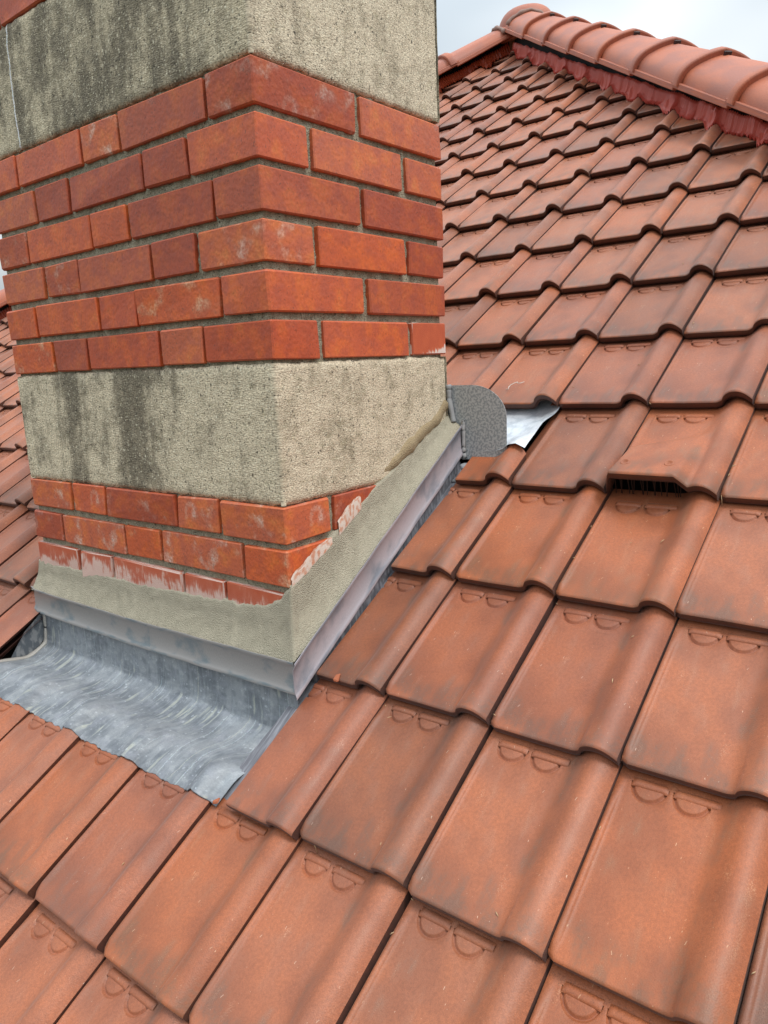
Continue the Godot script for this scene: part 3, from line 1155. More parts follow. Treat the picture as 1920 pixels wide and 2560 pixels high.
func build_chimney() -> void:
	var chimney := thing("brick_chimney", "square red brick chimney with grey rendered bands rising from the tiled roof", "chimney")
	# mortar core, uneven, set back behind the brick faces
	var gm := grains(512, 512, 9000, 0.62, 401, 0.06)
	var mm := seamless(512, 0.02, 402, 4)
	var mf := seamless(512, 0.25, 403, 3)
	var mo := PackedByteArray()
	mo.resize(512 * 512 * 3)
	var mb := PackedByteArray()
	mb.resize(512 * 512)
	for i in 512 * 512:
		var n := (mf[i] - 128) / 128.0
		var q := (gm[i] - 128) / 128.0
		var c := Vector3(140, 133, 115).lerp(Vector3(190, 181, 160), mm[i] / 255.0) * (1.0 + n * 0.32)
		if q > 0:
			c = c.lerp(Vector3(214, 205, 182), q * 0.8)
		else:
			c *= 1.0 + q * 0.6
		mo[i * 3] = b8(c.x); mo[i * 3 + 1] = b8(c.y); mo[i * 3 + 2] = b8(c.z)
		mb[i] = b8(128 + n * 70 + q * 70)
	var mortar := surface(Color(0.9, 0.9, 0.88), 0.95, picture(512, 512, mo), gray(512, 512, mb), 0.35, 3.2)
	var st := start()
	st.set_smooth_group(1)
	var nz := FastNoiseLite.new()
	nz.seed = 9
	nz.frequency = 45.0
	nz.fractal_octaves = 3
	var y0 := -1.35
	var y1 := 0.62
	var inset := 0.0092
	var spans := [[Vector3(-CH_W, 0, 0), Vector3(0, 0, 0), Vector3(0, 0, 1)], [Vector3(0, 0, 0), Vector3(0, 0, -CH_D), Vector3(1, 0, 0)], [Vector3(0, 0, -CH_D), Vector3(-CH_W, 0, -CH_D), Vector3(0, 0, -1)], [Vector3(-CH_W, 0, -CH_D), Vector3(-CH_W, 0, 0), Vector3(-1, 0, 0)]]
	for k in 4:
		var s: Array = spans[k]
		var fine: bool = k < 2
		var across := int((s[1] - s[0]).length() / (0.008 if fine else 0.05))
		var high := int((y1 - y0) / (0.008 if fine else 0.05))
		var ctr := Vector3(-CH_W / 2, 0, -CH_D / 2)
		var rows := []
		var uvs := []
		for j in high + 1:
			var row := PackedVector3Array()
			var uv := PackedVector2Array()
			for i in across + 1:
				var p: Vector3 = s[0].lerp(s[1], float(i) / across)
				p.x = ctr.x + (p.x - ctr.x) * (1.0 - inset / (CH_W / 2))
				p.z = ctr.z + (p.z - ctr.z) * (1.0 - inset / (CH_D / 2))
				p.y = y0 + (y1 - y0) * j / high
				var edge: float = minf(i, across - i)
				p += s[2] * (nz.get_noise_3dv(p) * 0.0045 if edge > 0 else 0.0)
				row.append(p)
				uv.append(Vector2(float(i) / across, float(j) / high))
			rows.append(row)
			uvs.append(uv)
		grid(st, rows, uvs)
	quad(st, Vector3(-CH_W + inset, y1, -inset), Vector3(-inset, y1, -inset), Vector3(-inset, y1, -CH_D + inset), Vector3(-CH_W + inset, y1, -CH_D + inset))
	put("mortar_core", done(st), mortar, chimney)

	# bricks
	var bump := gray(256, 256, seamless(256, 0.12, 501, 4))
	var red := brick_texture(510, 0.0)
	var pale := brick_texture(520, 0.75)
	var tints := [Color(1, 1, 1), Color(0.9, 0.91, 0.94), Color(1.0, 0.97, 0.88), Color(0.86, 0.83, 0.85), Color(0.98, 1.04, 1.07), Color(0.94, 0.88, 0.84)]
	var plain_m := []
	var pale_m := []
	for t in tints:
		plain_m.append(surface(t, 0.5, red, bump, 0.06, 2.6))
		pale_m.append(surface(t, 0.62, pale, bump, 0.08, 2.9))
	var smears := []
	for k in 4:
		smears.append(surface(Color.WHITE, 0.75, smear_texture(600 + k * 5, [0.6, 0.8, 0.66, 0.72][k], false), bump, 0.05))
	var paint := surface(Color.WHITE, 0.6, smear_texture(640, 0.0, true), bump, 0.05)
	var even_x := [[-11.2, -9.58], [-9.47, -6.34], [-6.25, -4.73], [-4.63, -1.55], [-1.44, 0.0]]
	var odd_x := [[-11.2, -8.9], [-8.72, -7.14], [-7.02, -3.93], [-3.83, -2.27], [-2.16, 0.0]]
	var even_z := [[-3.14, 0.0], [-6.55, -3.31]]
	var odd_z := [[-1.47, 0.0], [-4.82, -1.65], [-6.55, -5.0]]
	for k in [-4, -5, -6, -7, 0, 1, 2, 3, 4, 5, 9, 10, 11]:
		var even: bool = posmod(k, 2) == 0
		var lo: float = (-k - 0.03) * COURSE
		var hi: float = (-k + 0.80) * COURSE
		var xs: Array = even_x if even else odd_x
		var zs: Array = even_z if even else odd_z
		for i in xs.size():
			var a: float = xs[i][0] * COURSE
			var b: float = xs[i][1] * COURSE
			if i == 0:
				a = -CH_W
			var j := rng.randf_range(-0.03, 0.03) * COURSE
			if i < xs.size() - 1:
				b += j * 0.5
			if i > 0:
				a += j
			var depth := 0.11
			if i == xs.size() - 1:
				depth = -zs[0][0] * COURSE
			if i == 0:
				depth = 0.24 if not even else 0.11
			var m: Material = (pale_m if (k >= 9 or rng.randf() < 0.22) else plain_m)[rng.randi() % 6]
			if k == 11:
				if i == 4:
					b = -0.018
				m = smears[i % 4]
			brick(chimney, Vector3(a, lo, -depth), Vector3(b, hi, 0), m, k * 31 + i)
		for i in range(1, zs.size()):
			if k >= 10:
				continue
			if k == 9 and i > 1:
				continue
			var a: float = zs[i][0] * COURSE
			var b: float = zs[i][1] * COURSE
			var m: Material = (pale_m if (k >= 9 or rng.randf() < 0.15) else plain_m)[rng.randi() % 6]
			if k == 5 and i == 2:
				m = paint
			brick(chimney, Vector3(-0.11, lo, a), Vector3(0, hi, b), m, k * 57 + i + 400)

	# rendered bands, nearly flush with the bricks
	var front_hi := render_texture(1200, 330, 700, Vector3(198, 184, 156), Vector3(116, 107, 90), func(u, v): return 0.62 - 0.5 * sstep(0.82, 1.0, u) - 0.3 * (1.0 - sstep(0.0, 0.2, u)) * v - 0.2 * sstep(0.7, 1.0, v) * (1.0 - sstep(0.25, 0.5, u)), true)
	var side_hi := render_texture(720, 330, 720, Vector3(208, 194, 169), Vector3(154, 142, 121), func(u, v): return 0.18 + 0.3 * (1.0 - sstep(0.0, 0.14, u)) * (1.0 - v))
	var front_lo := render_texture(1200, 340, 740, Vector3(210, 195, 167), Vector3(122, 112, 94), func(u, v): return 0.06 + 0.62 * exp(-pow((u - 0.27) / 0.06, 2)) + 0.75 * exp(-pow((u - 0.52) / 0.075, 2)) + 0.25 * exp(-pow((u - 0.06) / 0.05, 2)) + 0.2 * (1.0 - v) * sstep(0.1, 0.3, u) * (1.0 - sstep(0.7, 0.85, u)))
	var side_lo := render_texture(720, 480, 760, Vector3(208, 193, 167), Vector3(154, 142, 119), func(u, v): return 0.16 + 0.25 * exp(-pow((u - 0.25) / 0.15, 2)) * (1.0 - v))
	var rb := gray(512, 512, relief(512, 770))
	band(chimney, 0.80 * COURSE + 0.006, 3.82 * COURSE - 0.004 + 0.012, front_hi, side_hi, rb, 3)
	band(chimney, -8.2 * COURSE - 0.002 + 0.004, -5.03 * COURSE - 0.006, front_lo, side_lo, rb, 4)
	build_fillet(chimney)
	build_smears(chimney)


func relief(w: int, seed_: int) -> PackedByteArray:
	var a := seamless(w, 0.16, seed_, 3)
	var c := seamless(w, 0.03, seed_ + 1, 3)
	var g := grains(w, w, 4200, 0.55, seed_ + 2, 0.05)
	for i in w * w:
		a[i] = b8(a[i] * 0.45 + c[i] * 0.3 + g[i] * 0.25)
	return a


func brick(chimney: Node3D, lo: Vector3, hi: Vector3, m: Material, seed_: int) -> void:
	var ctr := (lo + hi) / 2
	var r := RandomNumberGenerator.new()
	r.seed = seed_ + 5000
	var st := start()
	box_into(st, lo - ctr, hi - ctr, 0.0017, 0.0015, seed_ + 1000)
	put("brick", done(st), m, chimney, Transform3D(Basis(Vector3.UP, r.randf_range(-0.003, 0.003)), ctr + Vector3(r.randf_range(-0.0006, 0.0012) if hi.x > -0.01 and hi.z < -0.05 else 0.0, 0, r.randf_range(-0.001, 0.0018))))


func band(chimney: Node3D, y0: float, y1: float, front: Texture2D, side: Texture2D, rb: Texture2D, seed_: int) -> void:
	var nz := FastNoiseLite.new()
	nz.seed = seed_
	nz.frequency = 30.0
	nz.fractal_octaves = 3
	var slab := func(a: Vector3, b: Vector3, out: Vector3, tex: Texture2D) -> void:
		var st := start()
		st.set_smooth_group(1)
		var n := int((b - a).length() / 0.008)
		var h := int((y1 - y0) / 0.008)
		var rows := []
		var uvs := []
		for j in range(-1, h + 2):
			var row := PackedVector3Array()
			var uv := PackedVector2Array()
			var jj := clampi(j, 0, h)
			for i in n + 1:
				var w := float(i) / n
				var p := a.lerp(b, w)
				var ragged := 0.004 * nz.get_noise_3d(p.x * 1.3, y0 + jj * 7.0, p.z * 1.3)
				p.y = y0 + (y1 - y0) * jj / h + (ragged if jj == 0 or jj == h else 0.0)
				if j < 0 or j > h:
					p -= out * 0.02
				else:
					p += out * (nz.get_noise_3dv(p) * 0.0016)
					if jj == 0 or jj == h:
						p -= out * 0.0025
				row.append(p)
				uv.append(Vector2(w, 1.0 - float(jj) / h))
			rows.append(row)
			uvs.append(uv)
		grid(st, rows, uvs)
		var m := surface(Color(1, 1, 1), 0.93, tex, rb, 0.25)
		m.uv1_scale = Vector3.ONE
		put("render_band", done(st), m, chimney)
	var e := 0.0025
	slab.call(Vector3(-CH_W + 0.004, 0, -e), Vector3(-e - 0.006, 0, -e), Vector3(0, 0, 1), front)
	slab.call(Vector3(-e, 0, -e - 0.006), Vector3(-e, 0, -CH_D + 0.004), Vector3(1, 0, 0), side)
	slab.call(Vector3(-CH_W + 0.004, 0, -CH_D), Vector3(-CH_W + 0.004, 0, -e), Vector3(-1, 0, 0), side)
	slab.call(Vector3(0, 0, -CH_D), Vector3(-CH_W, 0, -CH_D), Vector3(0, 0, -1), front)
	# the worn arris between the two faces
	var st := start()
	st.set_smooth_group(1)
	var rows := []
	var uvs := []
	var h := int((y1 - y0) / 0.008)
	for j in h + 1:
		var y := y0 + (y1 - y0) * j / h
		var row := PackedVector3Array()
		var uv := PackedVector2Array()
		for i in 6:
			var a := PI / 2 * i / 5.0
			var rr := 0.006
			var c := Vector3(-e - rr, y, -e - rr)
			var d := Vector3(sin(a), 0, cos(a))
			row.append(c + d * (rr + 0.0016 * nz.get_noise_3d(c.x + d.x * rr, y, c.z + d.z * rr)))
			uv.append(Vector2(i * 0.002, 1.0 - float(j) / h))
		rows.append(row)
		uvs.append(uv)
	grid(st, rows, uvs)
	put("render_edge", done(st), surface(Color(1, 1, 1), 0.93, side, rb, 0.2), chimney)


func along(pts: Array, w: float) -> Vector3:
	var total := 0.0
	for i in pts.size() - 1:
		total += (pts[i + 1] - pts[i]).length()
	var d := clampf(w, 0, 1) * total
	for i in pts.size() - 1:
		var l: float = (pts[i + 1] - pts[i]).length()
		if d <= l or i == pts.size() - 2:
			return pts[i].lerp(pts[i + 1], d / l)
		d -= l
	return pts[-1]


func flash_top(z: float) -> float:
	return -0.907 - z * tan(PITCH)


func build_fillet(chimney: Node3D) -> void:
	var upper_f := [Vector3(-0.903, -0.866, 0), Vector3(-0.71, -0.866, 0), Vector3(-0.394, -0.862, 0), Vector3(-0.198, -0.856, 0), Vector3(-0.06, -0.846, 0), Vector3(0.002, -0.80, 0)]
	var upper_s := [Vector3(0.002, -0.80, 0), Vector3(0, -0.72, -0.142), Vector3(0, -0.654, -0.263), Vector3(0, -0.617, -0.353), Vector3(0, -0.547, -0.507), Vector3(0, -0.537, -0.53)]
	var lower_f := [Vector3(-0.903, -0.936, 0.027), Vector3(-0.5, -0.94, 0.027), Vector3(-0.1, -0.936, 0.027), Vector3(0.0, -0.931, 0.027), Vector3(0.027, -0.925, 0.027)]
	var lower_s := [Vector3(0.027, -0.925, 0.027), Vector3(0.027, flash_top(-0.53) - 0.002, -0.53)]
	var nz := FastNoiseLite.new()
	nz.seed = 21
	nz.frequency = 16.0
	nz.fractal_octaves = 4
	var gm := grains(512, 512, 5200, 0.5, 811, 0.03)
	var ff := seamless(512, 0.27, 812, 5)
	var bb := seamless(512, 0.015, 813, 4)
	var ox := PackedByteArray()
	ox.resize(512 * 512 * 3)
	var hb := PackedByteArray()
	hb.resize(512 * 512)
	for i in 512 * 512:
		var n := (ff[i] - 128) / 128.0
		var q := (gm[i] - 128) / 128.0
		var c := Vector3(162, 154, 134).lerp(Vector3(180, 171, 150), bb[i] / 255.0) * (1.0 + n * 0.13 + q * 0.12)
		ox[i * 3] = b8(c.x); ox[i * 3 + 1] = b8(c.y); ox[i * 3 + 2] = b8(c.z)
		hb[i] = b8(128 + n * 105 + q * 20)
	var m := surface(Color(1, 1, 1), 0.94, picture(512, 512, ox), gray(512, 512, hb), 0.6, 3.0)
	var rows := []
	var uvs := []
	var na := 150
	var nb := 90
	var nv := 14
	for j in nv + 1:
		var v := float(j) / nv
		var row := PackedVector3Array()
		var uv := PackedVector2Array()
		for i in na + nb + 1:
			var a: Vector3
			var b: Vector3
			var out := Vector3(0, 0, 1)
			if i <= na:
				a = along(upper_f, float(i) / na)
				b = along(lower_f, float(i) / na)
			else:
				a = along(upper_s, float(i - na) / nb)
				b = along(lower_s, float(i - na) / nb)
				out = Vector3(1, 0, 0)
			if absi(i - na) < 3:
				out = Vector3(0.7, 0, 0.7)
			var wav := (0.007 if i <= na else 0.003) * nz.get_noise_3d(a.x * 0.8, 3.0, a.z * 0.8) + (0.006 if i <= na else 0.002) * nz.get_noise_3d(a.x * 3.0, 9.0, a.z * 3.0)
			a.y += wav
			var p := b.lerp(a, v)
			# a trowelled, faintly hollow slope that feathers out on the face above
			p += out * (-0.007 * sin(PI * v) + 0.0022 * sstep(0.0, 0.25, 1.0 - v) + 0.0008)
			p += out * nz.get_noise_3dv(p * 2.2) * 0.0026 * sin(PI * clampf(v * 0.9 + 0.1, 0, 1))
			row.append(p)
			uv.append(Vector2(float(i) / (na + nb), v))
		rows.append(row)
		uvs.append(uv)
	# turn the top edge back into the wall
	var row := PackedVector3Array()
	var uv := PackedVector2Array()
	for i in rows[nv].size():
		var p: Vector3 = rows[nv][i]
		row.append(Vector3(minf(p.x, -0.012) if i > na else p.x, p.y + 0.001, minf(p.z, -0.012) if i <= na else p.z))
		uv.append(Vector2(0, 1))
	rows.append(row)
	uvs.append(uv)
	var st := start()
	st.set_smooth_group(1)
	grid(st, rows, uvs)
	# an older, browner ridge of sand and cement just above the slope
	var rs := start()
	var path := []
	var rad := []
	for i in 40:
		var w := i / 39.0
		var a := along([Vector3(-0.012, -0.634, -0.285), Vector3(-0.012, -0.608, -0.345), Vector3(-0.012, -0.538, -0.49), Vector3(-0.012, -0.512, -0.522)], w)
		path.append(a + Vector3(0, 0.006 * nz.get_noise_1d(w * 0.2), 0))
		rad.append(0.003 + (0.0155 + 0.005 * nz.get_noise_1d(w * 0.3 + 5.0)) * (0.35 + 0.65 * sin(PI * clampf(w * 1.1 + 0.03, 0.0, 0.75))))
	tube_into(rs, path, rad, 12)
	var om := surface(Color(0.95, 0.88, 0.79), 0.95, m.albedo_texture, m.heightmap_texture, 0.6, 3.0)
	put("old_mortar_ridge", done(rs), om, chimney)
	# closing face at the far left end
	for j in nv:
		tri(st, Vector3(-0.9, -0.99, 0.0), rows[j][0], rows[j + 1][0])
		tri(st, rows[j + 1][-1], rows[j][-1], Vector3(0.0, -0.62, -0.53))
	var fillet := put("mortar_fillet", done(st), m, chimney)
	fillet.set_meta("label", "fresh grey sanded mortar slope above the metal cover strips")


func build_smears(chimney: Node3D) -> void:
	# thin pale cement wiped over the bricks just above the fillet on the right face
	var nz := FastNoiseLite.new()
	nz.seed = 95
	nz.frequency = 60.0
	nz.fractal_octaves = 4
	var ww := 256
	var m := surface(Color(1, 1, 1), 0.9, mottled(ww, 128, 960, 0.022, Vector3(212, 194, 180), Vector3(196, 138, 112), 0.35, 0.75, Vector2(1, 1), 0.16))
	for q in [[Vector3(0, -0.792, -0.004), Vector3(0, -0.735, -0.116), 0.02], [Vector3(0, -0.712, -0.136), Vector3(0, -0.672, -0.205), 0.017]]:
		var st := start()
		st.set_smooth_group(1)
		var rows := [PackedVector3Array(), PackedVector3Array(), PackedVector3Array()]
		var uvs := [PackedVector2Array(), PackedVector2Array(), PackedVector2Array()]
		for i in 49:
			var w := i / 48.0
			var p: Vector3 = q[0].lerp(q[1], w)
			var tall: float = q[2] * pow(sin(PI * clampf(w * 0.95 + 0.04, 0, 1)), 0.5) * (0.75 + 0.5 * nz.get_noise_1d(p.z * 0.35)) + 0.0012 * nz.get_noise_1d(p.z * 3.0)
			tall = maxf(0.001, tall)
			for k in 3:
				var e: Array = [[-0.022, 0.003], [0.4, 0.0026], [1.0, 0.0006]][k]
				var dy: float = e[0] if k == 0 else tall * e[0]
				rows[k].append(p + Vector3(e[1], dy, 0))
				uvs[k].append(Vector2(w, 1.0 - k * 0.4))
		grid(st, rows, uvs)
		var o := put("cement_smear", done(st), m, chimney)
		o.set_meta("label", "whitish cement smeared over the bricks along the mortar slope")


# a metal strip given by its cross-section carried along stations; each station is [origin, out, down]
func strip_mesh(stations: Array, section: Array, thick: float) -> ArrayMesh:
	var st := start()
	st.set_smooth_group(1)
	var front := []
	var rear := []
	var uvs := []
	var total := 0.0
	for i in stations.size():
		if i > 0:
			total += (stations[i][0] - stations[i - 1][0]).length()
		var fr := PackedVector3Array()
		var re := PackedVector3Array()
		var uv := PackedVector2Array()
		for k in section.size():
			var s: Vector2 = section[k]
			var p: Vector3 = stations[i][0] + stations[i][1] * s.x + stations[i][2] * s.y
			fr.append(p)
			re.append(p - stations[i][1] * thick)
			uv.append(Vector2(total * 2.0, float(k) / (section.size() - 1)))
		front.append(fr)
		rear.append(re)
		uvs.append(uv)
	for i in stations.size() - 1:
		for k in section.size() - 1:
			quad(st, front[i][k + 1], front[i + 1][k + 1], front[i + 1][k], front[i][k], uvs[i][k + 1], uvs[i + 1][k + 1], uvs[i + 1][k], uvs[i][k])
			quad(st, rear[i][k], rear[i + 1][k], rear[i + 1][k + 1], rear[i][k + 1], uvs[i][k], uvs[i + 1][k], uvs[i + 1][k + 1], uvs[i][k + 1])
	st.set_smooth_group(-1)
	var n := section.size() - 1
	for i in stations.size() - 1:
		quad(st, front[i][0], front[i + 1][0], rear[i + 1][0], rear[i][0])
		quad(st, rear[i][n], rear[i + 1][n], front[i + 1][n], front[i][n])
	for k in n:
		quad(st, rear[0][k + 1], front[0][k + 1], front[0][k], rear[0][k])
		quad(st, front[-1][k + 1], rear[-1][k + 1], rear[-1][k], front[-1][k])
	return done(st)


func build_flashing() -> void:
	var nz := FastNoiseLite.new()
	nz.seed = 33
	nz.frequency = 4.0
	var zinc_f := surface(Color(1, 1, 1), 0.5, mottled(768, 96, 820, 0.02, Vector3(160, 156, 154), Vector3(128, 137, 142), 0.5, 0.85, Vector2(3, 1), 0.06))
	zinc_f.metallic = 0.15
	var zinc_s := surface(Color(1, 1, 1), 0.42, mottled(768, 96, 830, 0.015, Vector3(180, 173, 178), Vector3(140, 143, 152), 0.4, 0.8, Vector2(3, 1), 0.05))
	zinc_s.metallic = 0.2
	var section := [Vector2(0.0045, -0.003), Vector2(0.0052, 0.0), Vector2(0.003, 0.004), Vector2(0.0, 0.008), Vector2(-0.0004, 0.03), Vector2(0.0005, 0.046), Vector2(0.003, 0.051), Vector2(0.0048, 0.055), Vector2(0.0042, 0.058)]
	# front cover strip
	var stn := []
	for i in 41:
		var w := i / 40.0
		var x := lerpf(-0.905, 0.0298, w)
		var y := lerpf(-0.934, -0.9275, w) - 0.005 * sin(PI * w) + 0.0015 * nz.get_noise_1d(x * 2.0)
		var o := Vector3(x, y, 0.0295 + 0.0012 * nz.get_noise_1d(x * 3.0 + 20.0))
		if i == 0:
			o.z -= 0.006
			o.y += 0.003
		stn.append([o, Vector3(0, 0, 1), Vector3(0, -1, 0)])
	var front := thing("front_cover_strip", "grey zinc cover strip along the front of the chimney above the lead apron", "flashing")
	put("strip", strip_mesh(stn, section, 0.0014), zinc_f, front)
	# side cover strip, climbing with the roof
	stn = []
	var sdir := Vector3(0, sin(PITCH), -cos(PITCH))
	var sdown := Vector3(0, -cos(PITCH), -sin(PITCH)).normalized()
	for i in 41:
		var w := i / 40.0
		var z := lerpf(0.0345, -0.527, w)
		var o := Vector3(0.0305 + 0.0012 * nz.get_noise_1d(z * 3.0 + 70.0), flash_top(z) + 0.0012 * nz.get_noise_1d(z * 3.0 + 4.0), z)
		stn.append([o, Vector3(1, 0, 0), Vector3(0, -1, 0)])
	var side := thing("side_cover_strip", "lilac grey zinc cover strip climbing the right side of the chimney", "flashing")
	var ssec := []
	for s in section:
		ssec.append(Vector2(s.x, s.y * 1.12))
	put("strip", strip_mesh(stn, ssec, 0.0014), zinc_s, side)
	# sealant along the upper end of the side strip and a crumpled dab below it
	var seal := surface(Color(0.66, 0.655, 0.65), 0.5)
	var bead := start()
	var path := []
	var rad := []
	for i in 15:
		var w := i / 14.0
		path.append(Vector3(0.036 + 0.002 * nz.get_noise_1d(w * 4.0), flash_top(-0.528) + 0.012 - w * 0.088, -0.530 + 0.001 * nz.get_noise_1d(w * 3.0 + 6.0)))
		rad.append(0.0045 + 0.0008 * sin(w * 9.0))
	tube_into(bead, path, rad, 9)
	put("sealant_bead", done(bead), seal, side)
	var dab := start()
	path = []
	rad = []
	for i in 13:
		var w := i / 12.0
		path.append(Vector3(0.045 + 0.012 * sin(w * 5.0), flash_top(-0.515) - 0.078 - w * 0.036, -0.515 + 0.025 * w))
		rad.append(0.012 + 0.002 * sin(w * 7.0) - 0.005 * w)
	tube_into(dab, path, rad, 9, 0.5)
	put("crumpled_tab", done(dab), surface(Color(0.58, 0.59, 0.6), 0.4), side)

	# soaker under the cut tiles beside the chimney
	var sk := thing("side_soaker", "dull speckled zinc soaker strip between the cut tiles and the chimney side", "flashing")
	var ss := start()
	ss.set_smooth_group(-1)
	var rows := []
	var uvs := []
	for e in [[0.0, 0.05], [0.027, 0.05], [0.0275, -0.026], [0.068, -0.028]]:
		var row := PackedVector3Array()
		var uv := PackedVector2Array()
		for i in 31:
			var w := i / 30.0
			var z := lerpf(0.205, -0.52, w)
			var hgt: float = e[1]
			if z > -0.03:
				hgt = minf(hgt, -0.024)
			row.append(on_roof(e[0] - (0.02 * sstep(0.03, 0.2, z)), z, hgt))
			uv.append(Vector2(w, e[0] * 10.0))
		rows.append(row)
		uvs.append(uv)
	for j in 3:
		for i in 30:
			quad(ss, rows[j + 1][i], rows[j + 1][i + 1], rows[j][i + 1], rows[j][i], uvs[j + 1][i], uvs[j + 1][i + 1], uvs[j][i + 1], uvs[j][i])
	var soak_m := surface(Color(1, 1, 1), 0.6, mottled(512, 64, 840, 0.06, Vector3(106, 106, 112), Vector3(150, 150, 156), 0.35, 0.75, Vector2(1, 1), 0.12))
	soak_m.metallic = 0.2
	soak_m.uv1_triplanar = true
	soak_m.uv1_world_triplanar = true
	soak_m.uv1_scale = Vector3(3, 6, 3)
	put("strip", done(ss), soak_m, sk)

	# lead apron in front, dressed down over the tile course below
	var apron := thing("lead_apron", "blue grey lead apron sheet with pale streaks dressed over tiles before the chimney", "flashing")
	var st := start()
	st.set_smooth_group(1)
	rows = []
	uvs = []
	var nu := 190
	var vs := []
	for k in 41:
		vs.append(k / 40.0)
	for k in range(vs.size() - 1, -1, -1):
		var v: float = vs[k]
		var row := PackedVector3Array()
		var uv := PackedVector2Array()
		for i in nu + 1:
			row.append(apron_point(i / float(nu), v, nz))
			uv.append(Vector2(i / float(nu), v))
		rows.append(row)
		uvs.append(uv)
	grid(st, rows, uvs)
	# thickness along the free edges
	st.set_smooth_group(-1)
	var dn := Vector3(0, -0.0016, 0)
	for i in nu:
		quad(st, rows[0][i] + dn, rows[0][i + 1] + dn, rows[0][i + 1], rows[0][i])
	for j in rows.size() - 1:
		quad(st, rows[j][nu] + dn, rows[j + 1][nu] + dn, rows[j + 1][nu], rows[j][nu])
	var lead := surface(Color(1, 1, 1), 0.6, lead_texture(), gray(256, 256, noise(256, 256, 0.03, 88, 4, Vector2(1, 4))), 0.12)
	lead.metallic = 0.15
	put("sheet", done(st), lead, apron)
	# upright cheek at the left end and the sealant run along it
	var cheek := start()
	cheek.set_smooth_group(-1)
	var cx := -0.873
	var outline := [Vector3(cx, -0.988, 0.022), Vector3(cx, -0.995, 0.032), Vector3(cx - 0.001, -1.03, 0.076), Vector3(cx - 0.002, -1.068, 0.104), Vector3(cx - 0.003, -1.128, 0.148), Vector3(cx + 0.004, -1.145, 0.166)]
	var foot := [Vector3(cx, -0.99, 0.022), Vector3(cx, -1.06, 0.028), Vector3(cx, -1.09, 0.06), Vector3(cx, -1.11, 0.092), Vector3(cx, -1.14, 0.14), Vector3(cx + 0.004, -1.155, 0.168)]
	for i in 5:
		quad(cheek, foot[i], foot[i + 1], outline[i + 1], outline[i])
		var o := Vector3(-0.0015, 0, 0)
		quad(cheek, foot[i + 1] + o, foot[i] + o, outline[i] + o, outline[i + 1] + o)
		quad(cheek, outline[i], outline[i + 1], outline[i + 1] + o, outline[i] + o)
	var dark_lead := surface(Color(1, 1, 1), 0.5, mottled(256, 128, 850, 0.04, Vector3(92, 98, 104), Vector3(136, 138, 140), 0.4, 0.7))
	dark_lead.metallic = 0.15
	dark_lead.uv1_triplanar = true
	dark_lead.uv1_world_triplanar = true
	dark_lead.uv1_scale = Vector3.ONE * 5.0
	put("cheek", done(cheek), dark_lead, apron)
	var sb := start()
	path = []
	rad = []
	for i in 40:
		var w := i / 39.0
		var q := apron_point(0.0015, 0.10 + 0.80 * w, nz)
		path.append(Vector3(lerpf(cx + 0.007, q.x + 0.004, w), q.y + 0.0015, q.z + 0.001))
		rad.append(0.0058 + 0.003 * w + 0.0008 * sin(i * 0.9))
	tube_into(sb, path, rad, 9, 0.55)
	var sealant := put("sealant_bead", done(sb), surface(Color(0.68, 0.66, 0.63), 0.5), apron)
	sealant.set_meta("label", "pale sealant run along the left end of the apron")


func apron_point(u: float, v: float, nz: FastNoiseLite) -> Vector3:
	# v 0 at the top under the cover strip, 1 at the lower edge on the tiles
	var xr := 0.026 - 0.028 * sstep(0.3, 1.0, v)
	var xl := lerpf(-0.876, -0.872, v) - 0.03 * sstep(0.85, 1.0, v)
	var x := lerpf(xl, xr, u)
	var bend := 0.27
	var zb := 0.024
	var foot := ROOF0.z + 0.007 + 0.004 * nz.get_noise_1d(x * 9.0)
	var base := -0.067 + 0.003 * nz.get_noise_1d(x * 4.0 + 31.0)
	var a := Vector3(x, -0.965, zb)
	var crease := Vector3(x, roof_plane_y(zb) + base, zb)
	var c := (x - ROOF0.x) / TILE_W
	var f := c - floorf(c)
	var low_f := -DROP + roll(f, 0.0) + 0.0055 + (0.0045 * sin(PI * f / 0.056) if f < 0.056 else 0.0)
	# smooth bend: a quadratic run through the crease
	if v < bend - 0.17:
		return a.lerp(crease, v / bend) + Vector3(0, 0, 0.0015 * nz.get_noise_2d(x * 5.0, v * 3.0))
	var w := (maxf(v, bend + 0.17) - bend) / (1.0 - bend)
	# the flat part stays sunk until it is dressed over the rolls near its edge
	var sunk := lerpf(base, 0.004 - DROP, sstep(0.25, 1.0, w))
	var here := lerpf(sunk, low_f, sstep(0.45, 0.85, w))
	var p := on_roof(x, lerpf(zb, foot, w), here)
	if v < bend + 0.17:
		var q := (v - bend + 0.17) / 0.34
		var p0 := a.lerp(crease, (bend - 0.17) / bend)
		p = p0.lerp(crease, q).lerp(crease.lerp(p, q), q)
	var soft := sstep(bend - 0.1, bend + 0.1, v)
	p += up * (0.0012 * nz.get_noise_2d(x * 6.0, v * 1.5) + 0.0009 * nz.get_noise_2d(x * 22.0, v * 1.2)) * soft
	return p


